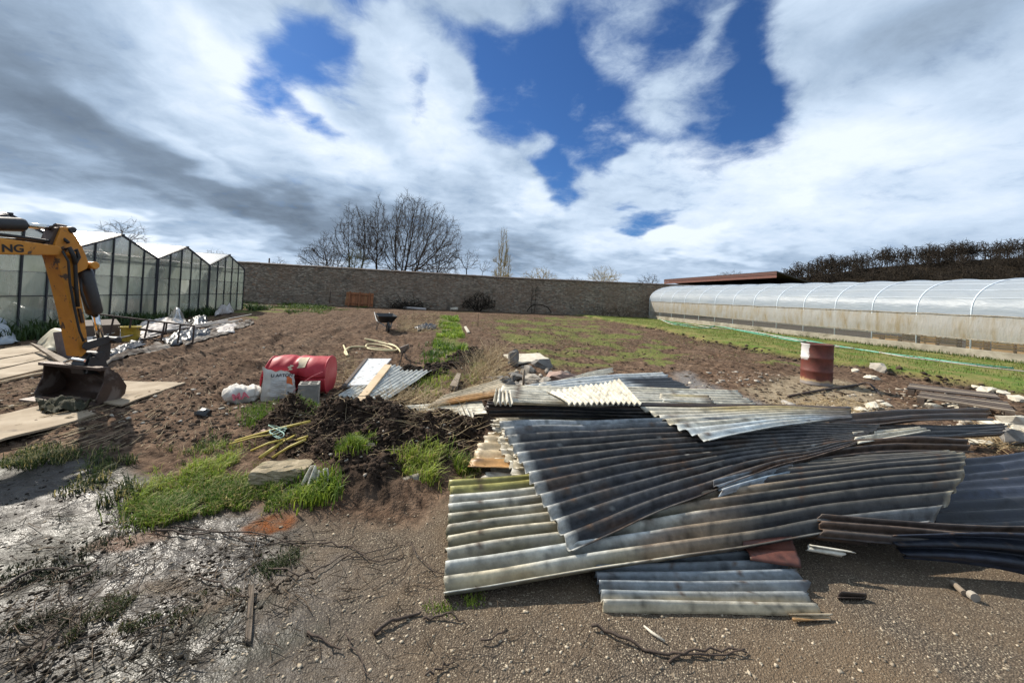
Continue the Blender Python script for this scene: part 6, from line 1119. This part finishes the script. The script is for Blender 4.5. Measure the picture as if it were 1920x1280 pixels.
# dry stalks and twigs
def stalks(xy, lmin, lmax, r0, upz, seed, z_=0.0):
    rg = np.random.default_rng(seed); n = len(xy); a = rg.uniform(0, 2*PI, n); L = rg.uniform(lmin, lmax, n); e = rg.uniform(0, upz, n); p = np.c_[xy, hq(xy[:, 0], xy[:, 1])+z_+rg.uniform(.0, .02, n)]
    q = p+np.c_[np.cos(a)*np.cos(e), np.sin(a)*np.cos(e), np.sin(e)]*L[:, None]; q[:, 2] = np.maximum(q[:, 2], hq(q[:, 0], q[:, 1])+.003)
    mid = (p+q)/2+rg.normal(0, .05, (n, 3))*L[:, None]; rr = r0*rg.uniform(.6, 1.3, n)
    return np.r_[np.c_[p, mid, rr, rr*.85], np.c_[mid, q, rr*.85, rr*.5]]
M_STRAW = vcol('dry stalks', .8, .2, 0, 30, 0, .25)
def stalkobj(name, S, c1, c2, label, cat, seed):
    V, F = segs_mesh(S); rg = np.random.default_rng(seed); f = np.repeat(rg.random(len(S)), 6)[:, None]; C = np.array(c1)*(1-f)+np.array(c2)*f; o = bulk(name, V, F, M_STRAW, attrs={'Col': C}); return tag(o, label, cat, kind='stuff')
stalkobj('dry_stalks', np.concatenate([stalks(in_px(520, [(872, 735), (885, 680), (930, 650), (955, 660), (930, 720)], 50), .25, .7, .005, .9, 50), stalks(in_px(700, [(742, 600), (800, 588), (830, 600), (810, 625), (745, 622)], 51), .2, .6, .007, .7, 51), stalks(in_px(150, [(760, 770), (905, 780), (890, 870), (780, 860)], 52), .10, .35, .003, .5, 52), stalks(in_px(350, [(630, 680), (660, 660), (700, 735), (650, 750)], 53), .1, .35, .004, .4, 53), stalks(in_px(400, [(690, 740), (800, 735), (880, 770), (760, 768)], 54), .12, .4, .004, .6, 54), stalks(in_px(350, [(1470, 755), (1600, 750), (1640, 790), (1480, 785)], 55), .1, .35, .005, .5, 55), stalks(in_px(300, [(1830, 800), (1920, 815), (1920, 850), (1830, 845)], 56), .1, .3, .005, .5, 56)]),
         (.30, .215, .115), (.46, .36, .22), 'pale dry stalks and straw lying on the bare soil', 'straw', 50)
rg = np.random.default_rng(60); fld = np.r_[px2w(np.c_[rg.uniform(-50, 1250, 1400), 600+rg.random(1400)**1.3*250]), px2w(np.c_[rg.uniform(1250, 1900, 300), rg.uniform(640, 780, 300)])]
stalkobj('soil_litter', np.concatenate([stalks(fld, .04, .22, .004, .25, 60), stalks(in_px(300, [(470, 770), (900, 780), (880, 900), (560, 900)], 61), .05, .25, .0025, .6, 61)]), (.22, .16, .09), (.42, .33, .21), 'scattered straw and root bits over the soil', 'litter', 61)
stalkobj('tarmac_litter', np.concatenate([stalks(in_px(420, [(0, 960), (560, 960), (800, 1000), (820, 1130), (500, 1130), (0, 1280)], 62), .04, .2, .0022, .15, 62, .004), stalks(in_px(160, [(500, 1100), (1100, 1120), (1300, 1280), (500, 1280)], 63), .03, .12, .0018, .15, 63, .004)]), (.045, .030, .02), (.12, .085, .055), 'thin dark twigs and roots strewn over the tarmac', 'litter', 62)

# clods and pebbles
bm = bmesh.new(); bmesh.ops.create_icosphere(bm, subdivisions=1, radius=1); bm.verts.index_update(); ICO_V = np.array([v.co[:] for v in bm.verts]); ICO_F = np.array([[v.index for v in f.verts] for f in bm.faces]); bm.free()
def clods(xy, smin, smax, c1, c2, seed, sink=.3, flat=.75, pw=2.5):
    rg = np.random.default_rng(seed); n = len(xy); s = smin+(smax-smin)*rg.random(n)**pw; V = ICO_V[None]*rg.uniform(.45, 1.35, (n, len(ICO_V), 1)); a = rg.uniform(0, 2*PI, n); c, si = np.cos(a), np.sin(a)
    sc = np.c_[rg.uniform(.8, 1.4, n), rg.uniform(.7, 1.1, n), rg.uniform(.6, 1, n)*flat]; V = V*sc[:, None]*s[:, None, None]; X = V[..., 0]*c[:, None]-V[..., 1]*si[:, None]; Y = V[..., 0]*si[:, None]+V[..., 1]*c[:, None]
    z = hq(xy[:, 0], xy[:, 1])+s*flat*(1-sink*2)*.6; V = np.stack([X+xy[:, :1], Y+xy[:, 1:], V[..., 2]+z[:, None]], -1); F = ICO_F[None]+(np.arange(n)*len(ICO_V))[:, None, None]
    f = rg.random(n)[:, None]; C = np.repeat((np.array(c1)*(1-f)+np.array(c2)*f)[:, None], len(ICO_V), 1); return V.reshape(-1, 3), F.reshape(-1, 3), C.reshape(-1, 3)
M_CLOD = vcol('clods', .95, .1, .5, 50, 0, .35)
PP_ = [(480, 775), (600, 756), (760, 760), (895, 780), (890, 860), (760, 890), (700, 930), (600, 890), (500, 830)]
fld2 = px2w(np.c_[rg.uniform(-50, 900, 8000), 602+rg.random(8000)**1.2*235]); fld2 = fld2[polydist(fld2[:, 0], fld2[:, 1], Z_TAR) < -.1]
fld3 = px2w(np.c_[rg.uniform(900, 1920, 4200), 604+rg.random(4200)**1.1*180]); fld3 = fld3[(polydist(fld3[:, 0], fld3[:, 1], Z_LAWN) < .1) & (polydist(fld3[:, 0], fld3[:, 1], Z_TAR) < -.1)]
ed_ = np.concatenate([np.array([np.array(a)*(1-f)+np.array(b)*f+rg.normal(0, .12, 2)+[-.18, 0] for f in rg.random(60)]) for a, b in zip(Z_LAWN[1:8], Z_LAWN[2:9])])
stuff('soil_clods', [clods(in_px(9500, PP_, 70), .005, .032, (.013, .009, .007), (.075, .050, .034), 70), clods(fld2, .007, .036, (.040, .028, .020), (.12, .086, .062), 71, .4), clods(fld3, .010, .055, (.040, .028, .020), (.12, .088, .062), 72, .4), clods(ed_, .015, .09, (.035, .025, .018), (.095, .07, .05), 73, .35, .8, 2.2), clods(in_px(700, [(855, 690), (905, 670), (890, 650), (820, 700)], 74), .02, .09, (.012, .009, .007), (.045, .03, .022), 74), clods(in_px(450, [(722, 705), (830, 690), (835, 702), (735, 720)], 75), .02, .07, (.010, .008, .006), (.035, .025, .018), 75, .2)], M_CLOD, 'crumbly lumps of brown and black soil over the dug ground', 'soil')
WETP = [(0, 900), (180, 860), (300, 930), (560, 990), (600, 1080), (520, 1180), (300, 1280), (0, 1280)]
stuff('mud_crumbs', [clods(keep(in_px(2600, WETP, 95), 95, 2.2, -.05), .002, .014, (.010, .008, .006), (.04, .032, .024), 95, .3, .6, 2.5)], M_CLOD, 'dark crumbs of mud over the wet tarmac', 'mud')
stalkobj('mud_litter', stalks(keep(in_px(800, WETP, 96), 96, 2.0, -.1), .03, .14, .0022, .12, 96, .004), (.014, .011, .008), (.05, .04, .028), 'fine dark roots matted over the wet tarmac', 'litter', 96)
stuff('small_stones', [clods(in_px(90, [(925, 700), (1000, 690), (1075, 705), (1060, 735), (930, 735)], 84), .03, .10, (.12, .11, .10), (.36, .32, .27), 84, .25, .8, 1.2), clods(in_px(420, [(0, 620), (700, 590), (900, 620), (860, 760), (480, 800), (0, 800)], 80), .008, .035, (.30, .26, .2), (.55, .5, .42), 80, .3), clods(in_px(380, [(930, 700), (1080, 700), (1300, 720), (1500, 760), (1700, 720), (1900, 760), (1900, 830), (1300, 745), (930, 740)], 81), .012, .07, (.28, .24, .19), (.56, .5, .41), 81, .3), clods(in_px(260, PP_, 82), .006, .025, (.2, .16, .12), (.5, .44, .36), 82, .3), clods(in_px(70, [(1350, 700), (1470, 702), (1470, 726), (1330, 718)], 83), .01, .07, (.24, .2, .16), (.5, .45, .38), 83, .3)], M_CLOD, 'small pale stones scattered through the soil', 'stones')
tz = in_px(2600, [(0, 990), (500, 975), (830, 960), (830, 1130), (1110, 1130), (1580, 1170), (1920, 1140), (1920, 1280), (0, 1280)], 90)
stuff('gravel', [clods(tz, .0018, .011, (.14, .11, .08), (.50, .42, .31), 90, .3, .7, 3.5)], M_CLOD, 'fine pale gravel bedded in the worn tarmac', 'gravel')
